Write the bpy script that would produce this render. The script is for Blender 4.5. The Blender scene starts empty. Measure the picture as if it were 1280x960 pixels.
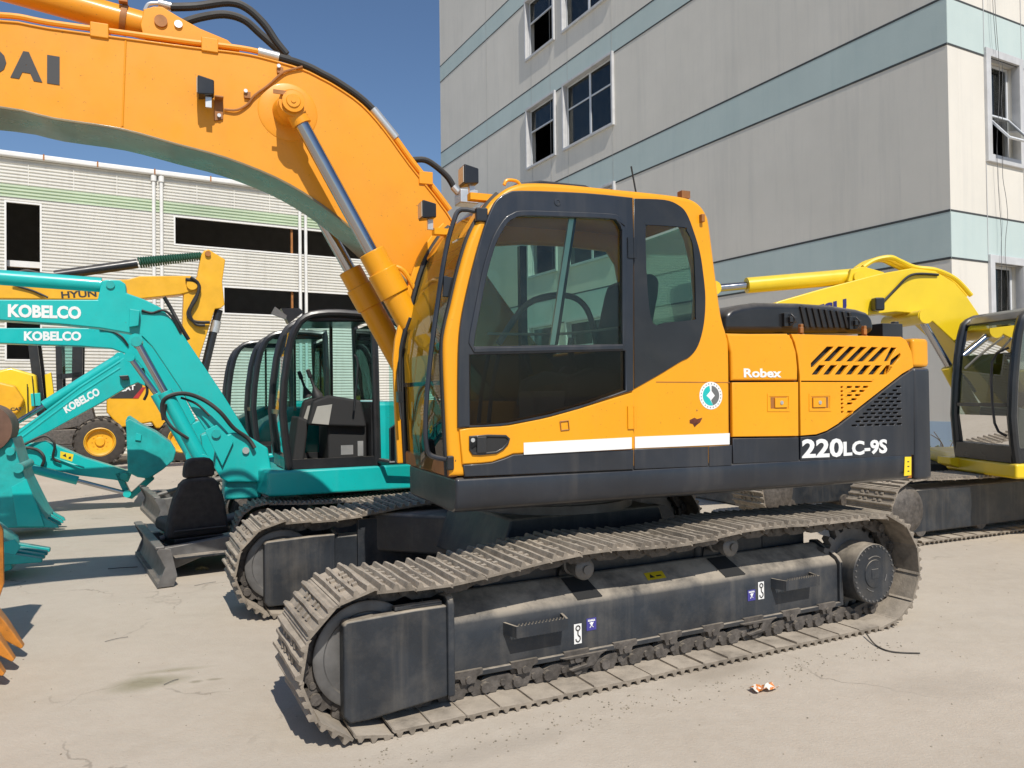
import bpy, bmesh, math, random
from mathutils import Vector, Matrix
random.seed(7)
scene = bpy.context.scene
COL = scene.collection

# ---------------------------------------------------------------- camera
cam_data = bpy.data.cameras.new('camera')
cam = bpy.data.objects.new('camera', cam_data)
COL.objects.link(cam)
cam_data.sensor_width = 36.0
cam_data.lens = 961.0 / 1280.0 * 36.0
cam_data.clip_start = 0.05
cam_data.clip_end = 2000.0
rows = [[0.999925, 0.012217, -0.0, 0.0], [0.000171, -0.013961, -0.999903, 0.0], [-0.012216, 0.999828, -0.013962, 1.7]]
cam.matrix_world = Matrix([rows[0], rows[1], rows[2], [0, 0, 0, 1]])
scene.camera = cam

# ---------------------------------------------------------------- sky, sun, exposure
SUN_AZ = Vector((0.335, -0.942, 0)).normalized()
SUN_EL = math.radians(47)
world = bpy.data.worlds.new('World')
scene.world = world
world.use_nodes = True
wn = world.node_tree
for n in list(wn.nodes): wn.nodes.remove(n)
sky = wn.nodes.new('ShaderNodeTexSky')
sky.sky_type = 'NISHITA'
sky.sun_disc = False
sky.sun_elevation = SUN_EL
sky.sun_rotation = math.atan2(SUN_AZ.x, SUN_AZ.y)
sky.altitude = 50
sky.air_density = 1.0
sky.dust_density = 0.35
sky.ozone_density = 5.0
bg = wn.nodes.new('ShaderNodeBackground')
bg.inputs['Strength'].default_value = 0.105
wo = wn.nodes.new('ShaderNodeOutputWorld')
wn.links.new(sky.outputs[0], bg.inputs[0])
wn.links.new(bg.outputs[0], wo.inputs[0])

sun_data = bpy.data.lights.new('sun', 'SUN')
sun_data.energy = 4.5
sun_data.angle = math.radians(0.5)
sun_data.color = (1.0, 0.95, 0.87)
sun = bpy.data.objects.new('sun', sun_data)
COL.objects.link(sun)
sd = Vector((SUN_AZ.x * math.cos(SUN_EL), SUN_AZ.y * math.cos(SUN_EL), math.sin(SUN_EL)))
sun.rotation_euler = sd.to_track_quat('Z', 'Y').to_euler()
sun.location = (10, -20, 30)

scene.view_settings.view_transform = 'Standard'
scene.view_settings.look = 'None'
scene.view_settings.gamma = 1.0
scene.view_settings.use_curve_mapping = False
scene.view_settings.exposure = -0.03

# ---------------------------------------------------------------- materials
def new_mat(name):
    m = bpy.data.materials.new(name)
    m.use_nodes = True
    nt = m.node_tree
    for n in list(nt.nodes): nt.nodes.remove(n)
    out = nt.nodes.new('ShaderNodeOutputMaterial')
    return m, nt, out

def mixc(nt, fac, a, b, blend='MIX'):
    n = nt.nodes.new('ShaderNodeMix'); n.data_type = 'RGBA'; n.blend_type = blend
    for sock, val in ((n.inputs[0], fac), (n.inputs[6], a), (n.inputs[7], b)):
        if hasattr(val, 'links'): nt.links.new(val, sock)
        elif isinstance(val, (int, float)): sock.default_value = val
        else: sock.default_value = (*val[:3], 1)
    return n.outputs[2]

def math_n(nt, op, a, b=None, clamp=False):
    n = nt.nodes.new('ShaderNodeMath'); n.operation = op; n.use_clamp = clamp
    for i, val in enumerate((a, b)):
        if val is None: continue
        if hasattr(val, 'links'): nt.links.new(val, n.inputs[i])
        else: n.inputs[i].default_value = val
    return n.outputs[0]

def noise(nt, scale, detail=4, rough=0.55, stretch=None, world_space=True):
    if world_space:
        g = nt.nodes.new('ShaderNodeNewGeometry'); v = g.outputs['Position']
    else:
        g = nt.nodes.new('ShaderNodeTexCoord'); v = g.outputs['Object']
    if stretch:
        mp = nt.nodes.new('ShaderNodeMapping'); mp.inputs['Scale'].default_value = stretch
        nt.links.new(v, mp.inputs[0]); v = mp.outputs[0]
    n = nt.nodes.new('ShaderNodeTexNoise')
    n.inputs['Scale'].default_value = scale; n.inputs['Detail'].default_value = detail
    n.inputs['Roughness'].default_value = rough
    nt.links.new(v, n.inputs['Vector'])
    return n.outputs[0]

def ramp(nt, val, lo, hi):
    n = nt.nodes.new('ShaderNodeMapRange'); n.clamp = True
    nt.links.new(val, n.inputs[0]); n.inputs[1].default_value = lo; n.inputs[2].default_value = hi
    return n.outputs[0]

def upfac(nt, lo=0.2, hi=0.9):
    g = nt.nodes.new('ShaderNodeNewGeometry')
    s = nt.nodes.new('ShaderNodeSeparateXYZ'); nt.links.new(g.outputs['Normal'], s.inputs[0])
    return ramp(nt, s.outputs['Z'], lo, hi)

DUST = (0.46, 0.395, 0.31)
def surf(name, base, rough=0.5, metal=0.0, vary=0.12, vscale=3.0, dust=0.0, streak=0.0, bump=0.0, bscale=40, coat=0.0,
         grime=0.0, rand=0.0, spec=0.5, dustcol=DUST, speck=0.0):
    m, nt, out = new_mat(name)
    p = nt.nodes.new('ShaderNodeBsdfPrincipled')
    dark = tuple(c * (1 - vary) for c in base); lite = tuple(min(1, c * (1 + vary)) for c in base)
    col = mixc(nt, ramp(nt, noise(nt, vscale, 5), 0.3, 0.7), dark, lite)
    r = None
    if rand:
        oi = nt.nodes.new('ShaderNodeObjectInfo')
        hv = nt.nodes.new('ShaderNodeHueSaturation')
        nt.links.new(col, hv.inputs['Color'])
        mr = nt.nodes.new('ShaderNodeMapRange'); nt.links.new(oi.outputs['Random'], mr.inputs[0])
        mr.inputs[3].default_value = 1 - rand; mr.inputs[4].default_value = 1 + rand
        nt.links.new(mr.outputs[0], hv.inputs['Value']); col = hv.outputs[0]
    if grime:
        f = math_n(nt, 'MULTIPLY', ramp(nt, noise(nt, 1.7, 8, 0.7), 0.52, 0.78), grime)
        col = mixc(nt, f, col, (0.06, 0.045, 0.03))
    if speck:
        f = math_n(nt, 'MULTIPLY', ramp(nt, noise(nt, 55, 3, 0.6), 0.66, 0.72), speck)
        col = mixc(nt, f, col, (0.10, 0.05, 0.03))
    if streak:
        f = math_n(nt, 'MULTIPLY', ramp(nt, noise(nt, 9.0, 4, 0.6, stretch=(1, 1, 0.06)), 0.52, 0.75), streak)
        col = mixc(nt, f, col, dustcol)
    rr = ramp(nt, noise(nt, 6.0, 4), 0.2, 0.8)
    mrr = nt.nodes.new('ShaderNodeMapRange'); nt.links.new(rr, mrr.inputs[0])
    mrr.inputs[3].default_value = max(0.02, rough - 0.08); mrr.inputs[4].default_value = min(1, rough + 0.1)
    rough_s = mrr.outputs[0]
    if dust:
        f = math_n(nt, 'MULTIPLY', upfac(nt), ramp(nt, noise(nt, 5.0, 6, 0.65), 0.2, 0.6))
        f2 = math_n(nt, 'MULTIPLY', ramp(nt, noise(nt, 2.5, 7, 0.7), 0.48, 0.75), 0.11)
        f = math_n(nt, 'MULTIPLY', math_n(nt, 'MAXIMUM', f, f2), dust, clamp=True)
        col = mixc(nt, f, col, dustcol)
        rough_s = math_n(nt, 'ADD', rough_s, math_n(nt, 'MULTIPLY', f, 0.4), clamp=True)
    nt.links.new(col, p.inputs['Base Color'])
    nt.links.new(rough_s, p.inputs['Roughness'])
    p.inputs['Metallic'].default_value = metal
    p.inputs['Specular IOR Level'].default_value = spec
    if coat:
        p.inputs['Coat Weight'].default_value = coat; p.inputs['Coat Roughness'].default_value = 0.105
    if bump:
        b = nt.nodes.new('ShaderNodeBump'); b.inputs['Strength'].default_value = bump; b.inputs['Distance'].default_value = 0.01
        nt.links.new(noise(nt, bscale, 5, 0.6), b.inputs['Height']); nt.links.new(b.outputs[0], p.inputs['Normal'])
    nt.links.new(p.outputs[0], out.inputs[0])
    return m

def glass(name, tint, gloss=1.0, rough=0.01, film=0.05):
    m, nt, out = new_mat(name)
    t = nt.nodes.new('ShaderNodeBsdfTransparent'); t.inputs[0].default_value = (*tint, 1)
    g = nt.nodes.new('ShaderNodeBsdfGlossy'); g.inputs['Roughness'].default_value = rough
    fr = nt.nodes.new('ShaderNodeFresnel'); fr.inputs[0].default_value = 1.5
    d = nt.nodes.new('ShaderNodeBsdfDiffuse'); d.inputs[0].default_value = (0.45, 0.43, 0.38, 1)
    mx = nt.nodes.new('ShaderNodeMixShader'); nt.links.new(math_n(nt, 'MULTIPLY', fr.outputs[0], gloss), mx.inputs[0])
    nt.links.new(t.outputs[0], mx.inputs[1]); nt.links.new(g.outputs[0], mx.inputs[2])
    m2 = nt.nodes.new('ShaderNodeMixShader')
    nt.links.new(math_n(nt, 'MULTIPLY', ramp(nt, noise(nt, 3.0, 6, 0.7), 0.4, 0.8), film), m2.inputs[0])
    nt.links.new(mx.outputs[0], m2.inputs[1]); nt.links.new(d.outputs[0], m2.inputs[2])
    nt.links.new(m2.outputs[0], out.inputs[0])
    return m

ORANGE = (0.82, 0.345, 0.010)
M = dict(
    orange=surf('orange_paint', ORANGE, 0.34, vary=0.05, vscale=1.2, dust=0.10, coat=0.10, spec=0.35, speck=0.35, grime=0.12, streak=0.05, dustcol=(0.42, 0.27, 0.10)),
    boom_paint=surf('boom_paint', (0.80, 0.315, 0.014), 0.38, vary=0.05, vscale=0.9, dust=0.12, coat=0.08, spec=0.35, speck=0.45, grime=0.14, streak=0.06, dustcol=(0.45, 0.27, 0.10)),
    boom_underside=surf('brown_underside', (0.21, 0.165, 0.085), 0.28, vary=0.3, vscale=2.0, grime=0.5, coat=0.3),  # grey-brown colour for the boom's bottom flange, darker than its sides
    rust_paint=surf('worn_orange', (0.33, 0.125, 0.025), 0.6, vary=0.3, vscale=8, dust=0.4, grime=0.5),
    bucket_paint=surf('bucket_orange', (0.50, 0.185, 0.022), 0.5, vary=0.35, vscale=6, dust=0.45, grime=0.9, speck=0.7, bump=0.3),
    slate=surf('slate_paint', (0.016, 0.020, 0.028), 0.36, vary=0.25, vscale=2.0, dust=0.22, streak=0.05, coat=0.2),
    slate_dusty=surf('slate_dusty', (0.019, 0.023, 0.029), 0.45, vary=0.3, vscale=3.0, dust=0.9, streak=0.09, bump=0.15, bscale=60),
    black=surf('black_plastic', (0.016, 0.017, 0.019), 0.32, vary=0.2, vscale=4, dust=0.25, coat=0.15),
    rubber=surf('black_rubber', (0.012, 0.012, 0.012), 0.6, vary=0.2, dust=0.3),
    seatcloth=surf('seat_cloth', (0.034, 0.031, 0.030), 0.8, vary=0.2, vscale=20, dust=0.25, bump=0.3, bscale=150),
    shoe=surf('track_steel', (0.225, 0.19, 0.15), 0.66, metal=0.1, vary=0.35, vscale=14, dust=0.9, bump=0.35, bscale=70, rand=0.15, grime=0.35, dustcol=(0.50, 0.43, 0.34)),
    link=surf('track_link_steel', (0.10, 0.088, 0.078), 0.6, metal=0.3, vary=0.4, vscale=22, dust=0.55, bump=0.4, bscale=70, rand=0.2, grime=0.4),
    steel=surf('grey_steel', (0.16, 0.155, 0.15), 0.5, metal=0.4, vary=0.25, vscale=9, dust=0.45, grime=0.3, speck=0.3),
    chrome=surf('chrome_rod', (0.42, 0.42, 0.43), 0.14, metal=1.0, vary=0.04),
    silver=surf('zinc_fitting', (0.62, 0.62, 0.60), 0.35, metal=0.7, vary=0.1),
    white=surf('white_decal', (0.78, 0.78, 0.76), 0.4, vary=0.05, vscale=8),
    text_dark=surf('dark_lettering', (0.035, 0.032, 0.03), 0.45, vary=0.1),
    blue_decal=surf('blue_decal', (0.05, 0.045, 0.25), 0.4, vary=0.1),
    yellow_decal=surf('yellow_decal', (0.80, 0.58, 0.02), 0.45, vary=0.08),
    teal=surf('teal_paint', (0.006, 0.45, 0.425), 0.33, vary=0.06, vscale=1.5, dust=0.22, coat=0.2, grime=0.16, speck=0.35, streak=0.06, dustcol=(0.20, 0.30, 0.27)),
    teal_worn=surf('worn_teal', (0.010, 0.38, 0.36), 0.45, vary=0.15, vscale=7, dust=0.35, grime=0.3, speck=0.4),
    yellow=surf('yellow_paint', (0.80, 0.56, 0.012), 0.34, vary=0.05, dust=0.2, coat=0.25, grime=0.06),
    cat_yellow=surf('amber_paint', (0.78, 0.40, 0.014), 0.38, vary=0.08, dust=0.3, grime=0.15),
    red=surf('red_panel', (0.45, 0.03, 0.03), 0.4),
    purple=surf('dark_blue_lettering', (0.02, 0.018, 0.13), 0.4),
    green_coil=surf('green_spring_guard', (0.02, 0.085, 0.05), 0.45, vary=0.2),
    tyre=surf('tyre_rubber', (0.05, 0.042, 0.035), 0.85, vary=0.25, vscale=9, dust=0.6, bump=0.3),
    glass=glass('cab_glass', (0.76, 0.88, 0.82), 0.7, film=0.035),
    glass_dark=glass('smoked_glass', (0.42, 0.43, 0.43), 0.55, film=0.008),
    glass_teal=glass('teal_glass', (0.55, 0.80, 0.76)),
    win_glass=glass('window_glass', (0.40, 0.42, 0.40), 0.8),
    glass_smoke=glass('smoky_glass', (0.50, 0.55, 0.50), 1.1),
    lens=surf('lamp_lens', (0.45, 0.40, 0.33), 0.12, vary=0.1, coat=0.6),
    dark=surf('dark_inside', (0.02, 0.02, 0.02), 0.8, vary=0.1),
    console=surf('console_grey', (0.13, 0.135, 0.13), 0.55, vary=0.1),
    beige=surf('beige_plastic', (0.35, 0.34, 0.30), 0.5, vary=0.1),
)

# ---------------------------------------------------------------- mesh helpers
def shade(me, ang=35):
    bm = bmesh.new(); bm.from_mesh(me)
    bmesh.ops.recalc_face_normals(bm, faces=bm.faces)
    c = math.radians(ang)
    for f in bm.faces: f.smooth = True
    for e in bm.edges:
        e.smooth = len(e.link_faces) == 2 and e.calc_face_angle(0.0) < c
    bm.to_mesh(me); bm.free()

class MB:
    def __init__(s): s.v = []; s.f = []
    def add(s, vs, fs):
        b = len(s.v); s.v += [tuple(v) for v in vs]; s.f += [tuple(i + b for i in f) for f in fs]; return s
    def box(s, x0, x1, y0, y1, z0, z1):
        return s.add([(x0,y0,z0),(x1,y0,z0),(x1,y1,z0),(x0,y1,z0),(x0,y0,z1),(x1,y0,z1),(x1,y1,z1),(x0,y1,z1)],
                     [(0,3,2,1),(4,5,6,7),(0,1,5,4),(1,2,6,5),(2,3,7,6),(3,0,4,7)])
    def prism(s, uz, v0, v1):            # outline in (x,z) pushed along y
        n = len(uz)
        vs = [(a, v0, b) for a, b in uz] + [(a, v1, b) for a, b in uz]
        fs = [tuple(range(n)), tuple(range(2*n-1, n-1, -1))]
        fs += [(i, i+n, (i+1) % n + n, (i+1) % n) for i in range(n)]
        return s.add(vs, fs)
    def prism_up(s, uv, z0, z1):          # plan outline pushed along z
        n = len(uv)
        vs = [(a, b, z0) for a, b in uv] + [(a, b, z1) for a, b in uv]
        fs = [tuple(range(n-1, -1, -1)), tuple(range(n, 2*n))]
        fs += [(i, (i+1) % n, (i+1) % n + n, i+n) for i in range(n)]
        return s.add(vs, fs)
    def prism_x(s, vz, x0, x1):
        n = len(vz)
        vs = [(x0, a, b) for a, b in vz] + [(x1, a, b) for a, b in vz]
        fs = [tuple(range(n)), tuple(range(2*n-1, n-1, -1))]
        fs += [(i, i+n, (i+1) % n + n, (i+1) % n) for i in range(n)]
        return s.add(vs, fs)
    def cyl(s, p0, p1, r0, r1=None, n=20, caps=True):
        r1 = r0 if r1 is None else r1
        p0, p1 = Vector(p0), Vector(p1); d = (p1 - p0).normalized()
        a = d.orthogonal().normalized(); b = d.cross(a)
        vs = []
        for p, r in ((p0, r0), (p1, r1)):
            for i in range(n):
                t = 2*math.pi*i/n; vs.append(p + (a*math.cos(t) + b*math.sin(t))*r)
        fs = [(i, (i+1) % n, (i+1) % n + n, i+n) for i in range(n)]
        if caps: fs += [tuple(range(n-1, -1, -1)), tuple(range(n, 2*n))]
        return s.add(vs, fs)
    def lathe(s, p0, axis, prof, n=28, caps=True):    # prof: (distance along axis, radius)
        p0 = Vector(p0); d = Vector(axis).normalized(); a = d.orthogonal().normalized(); b = d.cross(a)
        vs = []; m = len(prof)
        for t, r in prof:
            for i in range(n):
                q = 2*math.pi*i/n; vs.append(p0 + d*t + (a*math.cos(q) + b*math.sin(q))*max(r, 1e-4))
        fs = []
        for j in range(m-1):
            for i in range(n): fs.append((j*n+i, j*n+(i+1) % n, (j+1)*n+(i+1) % n, (j+1)*n+i))
        if caps: fs.append(tuple(range(n-1, -1, -1))); fs.append(tuple(range((m-1)*n, m*n)))
        return s.add(vs, fs)
    def tube(s, pts, r, n=8, smooth=4):
        P = [Vector(p) for p in pts]
        if smooth > 1 and len(P) > 2:
            Q = []
            for i in range(len(P)-1):
                a = P[max(i-1, 0)]; b = P[i]; c = P[i+1]; d = P[min(i+2, len(P)-1)]
                for k in range(smooth):
                    t = k/smooth
                    Q.append(0.5*((2*b) + (c-a)*t + (2*a-5*b+4*c-d)*t*t + (3*b-a-3*c+d)*t**3))
            Q.append(P[-1]); P = Q
        vs = []; prev = None
        for i, p in enumerate(P):
            d = (P[min(i+1, len(P)-1)] - P[max(i-1, 0)]).normalized()
            if prev is None: a = d.orthogonal().normalized()
            else:
                a = prev - d*prev.dot(d)
                a = a.normalized() if a.length > 1e-6 else d.orthogonal().normalized()
            prev = a; b = d.cross(a)
            for k in range(n):
                t = 2*math.pi*k/n; vs.append(p + (a*math.cos(t)+b*math.sin(t))*r)
        fs = []
        for j in range(len(P)-1):
            for i in range(n): fs.append((j*n+i, j*n+(i+1) % n, (j+1)*n+(i+1) % n, (j+1)*n+i))
        fs.append(tuple(range(n-1, -1, -1))); fs.append(tuple(range((len(P)-1)*n, len(P)*n)))
        return s.add(vs, fs)
    def mesh(s, name, ang=35):
        me = bpy.data.meshes.new(name); me.from_pydata(s.v, [], s.f); me.update(); shade(me, ang); return me
    def build(s, name, mat, parent=None, bevel=0, seg=2, rotz=0, ang=35):
        return obj(name, s.mesh(name, ang), mat, parent, bevel, seg, rotz)

def obj(name, me, mat, parent=None, bevel=0, seg=2, rotz=0):
    if mat is not None and not me.materials: me.materials.append(M[mat] if isinstance(mat, str) else mat)
    o = bpy.data.objects.new(name, me); COL.objects.link(o)
    if parent is not None: o.parent = parent
    if rotz: o.rotation_euler = (0, 0, rotz)
    if bevel:
        b = o.modifiers.new('bevel', 'BEVEL'); b.width = bevel; b.segments = seg; b.limit_method = 'ANGLE'
        b.angle_limit = math.radians(40); b.harden_normals = True
    return o

def curve_mesh(name, cu, xf):
    tmp = bpy.data.objects.new(name, cu); COL.objects.link(tmp)
    dg = bpy.context.evaluated_depsgraph_get()
    me = bpy.data.meshes.new_from_object(tmp.evaluated_get(dg))
    me.name = name
    bpy.data.objects.remove(tmp); bpy.data.curves.remove(cu)
    for v in me.vertices: v.co = xf(v.co)
    me.materials.clear(); me.update()
    return me

def plate(name, loops, v0, v1, mat, parent=None, bev=0.004, rotz=0, res=2):
    """flat panel with any number of holes: loops of (x,z); stands between y=v0 and y=v1"""
    cu = bpy.data.curves.new(name, 'CURVE'); cu.dimensions = '2D'; cu.fill_mode = 'BOTH'
    t = abs(v1 - v0)
    bev = min(bev, t*0.49)
    cu.extrude = t/2 - bev; cu.bevel_depth = bev; cu.bevel_resolution = res; cu.offset = -bev
    for L in loops:
        sp = cu.splines.new('POLY'); sp.points.add(len(L)-1); sp.use_cyclic_u = True
        for p, (a, b) in zip(sp.points, L): p.co = (a, b, 0, 1)
    vm = (v0 + v1)/2
    me = curve_mesh(name, cu, lambda c: Vector((c.x, vm - c.z, c.y)))
    shade(me, 40)
    return obj(name, me, mat, parent, rotz=rotz)

def lettering(name, s, p0, p1, p2, v, mat, parent=None, bold=0.0, rotz=0, shear=0.0, thick=0.003, flip=False):
    """words laid on a y=v face: p0 lower-left, p1 lower-right, p2 upper-left in (x,z)"""
    cu = bpy.data.curves.new(name, 'FONT'); cu.body = s; cu.size = 1.0; cu.offset = bold; cu.shear = shear
    cu.extrude = 0.5; cu.resolution_u = 3
    me = curve_mesh(name, cu, lambda c: c.copy())
    xs = [q.co.x for q in me.vertices]; ys = [q.co.y for q in me.vertices]
    x0, x1, y0, y1 = min(xs), max(xs), min(ys), max(ys)
    P0, P1, P2 = Vector(p0), Vector(p1), Vector(p2)
    for q in me.vertices:
        a = (q.co.x-x0)/(x1-x0); b = (q.co.y-y0)/(y1-y0)
        w = P0 + (P1-P0)*a + (P2-P0)*b
        q.co = Vector((w.x, v - q.co.z*thick*2, w.y))
    me.update()
    return obj(name, me, mat, parent, rotz=rotz)

def empty(name, loc, rz, label, cat, group=None):
    o = bpy.data.objects.new(name, None); COL.objects.link(o); o.location = loc; o.rotation_euler = (0, 0, rz)
    o.empty_display_size = 0.2
    o['label'] = label; o['category'] = cat
    if group: o['group'] = group
    return o
def tag(o, label=None, cat=None, group=None, kind=None):
    if label: o['label'] = label
    if cat: o['category'] = cat
    if group: o['group'] = group
    if kind: o['kind'] = kind
    return o
def arc(cx, cz, r, a0, a1, n):
    return [(cx + r*math.cos(math.radians(a0+(a1-a0)*i/n)), cz + r*math.sin(math.radians(a0+(a1-a0)*i/n))) for i in range(n+1)]
def rrect(x0, x1, z0, z1, r, n=4):
    return (arc(x1-r, z1-r, r, 0, 90, n) + arc(x0+r, z1-r, r, 90, 180, n) + arc(x0+r, z0+r, r, 180, 270, n) + arc(x1-r, z0+r, r, 270, 360, n))
def smooth_loop(pts, k=3):
    """Catmull-Rom round a closed outline"""
    n = len(pts); out = []
    for i in range(n):
        a, b, c, d = pts[i-1], pts[i], pts[(i+1) % n], pts[(i+2) % n]
        for j in range(k):
            t = j/k
            out.append(tuple(0.5*(2*b[q] + (c[q]-a[q])*t + (2*a[q]-5*b[q]+4*c[q]-d[q])*t*t + (3*b[q]-a[q]-3*c[q]+d[q])*t**3) for q in (0, 1)))
    return out
def smooth_path(pts, k=4):
    out = []
    for i in range(len(pts)-1):
        a, b, c, d = pts[max(i-1, 0)], pts[i], pts[i+1], pts[min(i+2, len(pts)-1)]
        for j in range(k):
            t = j/k
            out.append(tuple(0.5*(2*b[q] + (c[q]-a[q])*t + (2*a[q]-5*b[q]+4*c[q]-d[q])*t*t + (3*b[q]-a[q]-3*c[q]+d[q])*t**3) for q in (0, 1)))
    out.append(tuple(pts[-1])); return out
def ribbon(mb, pts, th, v0, v1, side=1):
    """strip of thickness th following an (x,z) path, between y=v0 and v1"""
    off = []
    for i, p in enumerate(pts):
        a = pts[max(i-1, 0)]; b = pts[min(i+1, len(pts)-1)]
        dx, dz = b[0]-a[0], b[1]-a[1]; l = math.hypot(dx, dz) or 1
        off.append((p[0] - dz/l*th*side, p[1] + dx/l*th*side))
    return mb.prism(list(pts) + off[::-1], v0, v1)


# ================================================================ ground
def ground_material():
    m, nt, out = new_mat('concrete_yard')
    p = nt.nodes.new('ShaderNodeBsdfPrincipled')
    base = mixc(nt, ramp(nt, noise(nt, 0.5, 8, 0.65), 0.3, 0.7), (0.450, 0.385, 0.305), (0.540, 0.472, 0.385))
    fine = ramp(nt, noise(nt, 9.0, 8, 0.7), 0.35, 0.75)
    col = mixc(nt, math_n(nt, 'MULTIPLY', fine, 0.35), base, (0.60, 0.545, 0.46))
    grit = ramp(nt, noise(nt, 140, 2, 0.5), 0.62, 0.74)
    col = mixc(nt, math_n(nt, 'MULTIPLY', grit, 0.45), col, (0.26, 0.225, 0.18))
    blot = ramp(nt, noise(nt, 1.1, 6, 0.6), 0.60, 0.78)
    col = mixc(nt, math_n(nt, 'MULTIPLY', blot, 0.30), col, (0.30, 0.265, 0.21))
    streak = ramp(nt, noise(nt, 2.2, 6, 0.65, stretch=(0.35, 1.6, 1)), 0.56, 0.75)
    col = mixc(nt, math_n(nt, 'MULTIPLY', streak, 0.22), col, (0.33, 0.295, 0.24))
    # a few damp and oily stains with shapes of their own
    geo = nt.nodes.new('ShaderNodeNewGeometry')
    wob = nt.nodes.new('ShaderNodeTexNoise'); wob.inputs['Scale'].default_value = 3.0; wob.inputs['Detail'].default_value = 5
    nt.links.new(geo.outputs['Position'], wob.inputs['Vector'])
    def stain(x, y, rx, ry, ang, colr, amt):
        nonlocal col
        mp = nt.nodes.new('ShaderNodeMapping'); mp.vector_type = 'TEXTURE'
        mp.inputs['Location'].default_value = (x, y, 0); mp.inputs['Rotation'].default_value = (0, 0, ang)
        mp.inputs['Scale'].default_value = (rx, ry, 1)
        nt.links.new(geo.outputs['Position'], mp.inputs[0])
        ln = nt.nodes.new('ShaderNodeVectorMath'); ln.operation = 'LENGTH'; nt.links.new(mp.outputs[0], ln.inputs[0])
        d = math_n(nt, 'ADD', ln.outputs['Value'], math_n(nt, 'MULTIPLY', math_n(nt, 'SUBTRACT', wob.outputs[0], 0.5), 1.3))
        f = nt.nodes.new('ShaderNodeMapRange'); f.clamp = True; nt.links.new(d, f.inputs[0])
        f.inputs[1].default_value = 1.0; f.inputs[2].default_value = 0.35
        col = mixc(nt, math_n(nt, 'MULTIPLY', f.outputs[0], amt), col, colr)
    g = (-2.199,4.652,0.0); stain(g[0], g[1], 0.26, 0.16, 0.4, (0.26, 0.235, 0.145), 0.75)
    g = (-2.151,4.839,0.0); stain(g[0], g[1], 0.30, 0.06, 0.3, (0.27, 0.24, 0.15), 0.55)
    g = (-1.920,4.643,0.0); stain(g[0], g[1], 0.05, 0.03, 0.2, (0.24, 0.21, 0.14), 0.6)
    g = (-1.824,4.679,0.0); stain(g[0], g[1], 0.06, 0.025, 0.2, (0.24, 0.21, 0.14), 0.6)
    g = (1.261,4.764,0.0); stain(g[0], g[1], 0.5, 0.22, 0.5, (0.30, 0.25, 0.19), 0.45)
    g = (2.439,4.403,0.0); stain(g[0], g[1], 0.6, 0.3, 0.2, (0.36, 0.31, 0.25), 0.35)
    g = (-0.098,3.726,0.0); stain(g[0], g[1], 0.7, 0.12, 0.47, (0.36, 0.31, 0.25), 0.4)
    # hairline cracks, broken up so they come and go
    vo = nt.nodes.new('ShaderNodeTexVoronoi'); vo.feature = 'DISTANCE_TO_EDGE'; vo.inputs['Scale'].default_value = 0.33
    wv = nt.nodes.new('ShaderNodeVectorMath'); wv.operation = 'ADD'
    nw = nt.nodes.new('ShaderNodeTexNoise'); nw.inputs['Scale'].default_value = 1.6; nw.inputs['Detail'].default_value = 6
    nt.links.new(geo.outputs['Position'], nw.inputs['Vector'])
    nt.links.new(geo.outputs['Position'], wv.inputs[0]); nt.links.new(nw.outputs['Color'], wv.inputs[1]); nt.links.new(wv.outputs[0], vo.inputs['Vector'])
    crack = nt.nodes.new('ShaderNodeMapRange'); crack.clamp = True; nt.links.new(vo.outputs['Distance'], crack.inputs[0])
    crack.inputs[1].default_value = 0.0045; crack.inputs[2].default_value = 0.0015
    gap = ramp(nt, noise(nt, 0.9, 4), 0.50, 0.62)
    col = mixc(nt, math_n(nt, 'MULTIPLY', math_n(nt, 'MULTIPLY', crack.outputs[0], gap), 0.55), col, (0.16, 0.13, 0.10))
    # scrape marks left by tracks
    scr = ramp(nt, noise(nt, 16.0, 5, 0.7, stretch=(1.0, 0.07, 1)), 0.62, 0.75)
    col = mixc(nt, math_n(nt, 'MULTIPLY', math_n(nt, 'MULTIPLY', scr, ramp(nt, noise(nt, 0.7, 3), 0.5, 0.65)), 0.30), col, (0.62, 0.56, 0.48))
    nt.links.new(col, p.inputs['Base Color']); p.inputs['Roughness'].default_value = 0.9
    p.inputs['Specular IOR Level'].default_value = 0.25
    b = nt.nodes.new('ShaderNodeBump'); b.inputs['Strength'].default_value = 0.35; b.inputs['Distance'].default_value = 0.012
    h = math_n(nt, 'ADD', noise(nt, 60, 6, 0.7), math_n(nt, 'MULTIPLY', noise(nt, 4, 4), 2.0))
    nt.links.new(h, b.inputs['Height']); nt.links.new(b.outputs[0], p.inputs['Normal'])
    nt.links.new(p.outputs[0], out.inputs[0])
    return m
gmb = MB()
gx = [-400, -60] + [-20 + 2*i for i in range(21)] + [60, 400]
gy = [-300, -30] + [-4 + 2*i for i in range(25)] + [90, 600]
gv = [(x, y, 0) for y in gy for x in gx]; nx = len(gx)
gmb.add(gv, [(j*nx+i, j*nx+i+1, (j+1)*nx+i+1, (j+1)*nx+i) for j in range(len(gy)-1) for i in range(nx-1)])
go = obj('ground', gmb.mesh('ground'), ground_material()); tag(go, 'pale dusty concrete yard floor', kind='structure')

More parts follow.
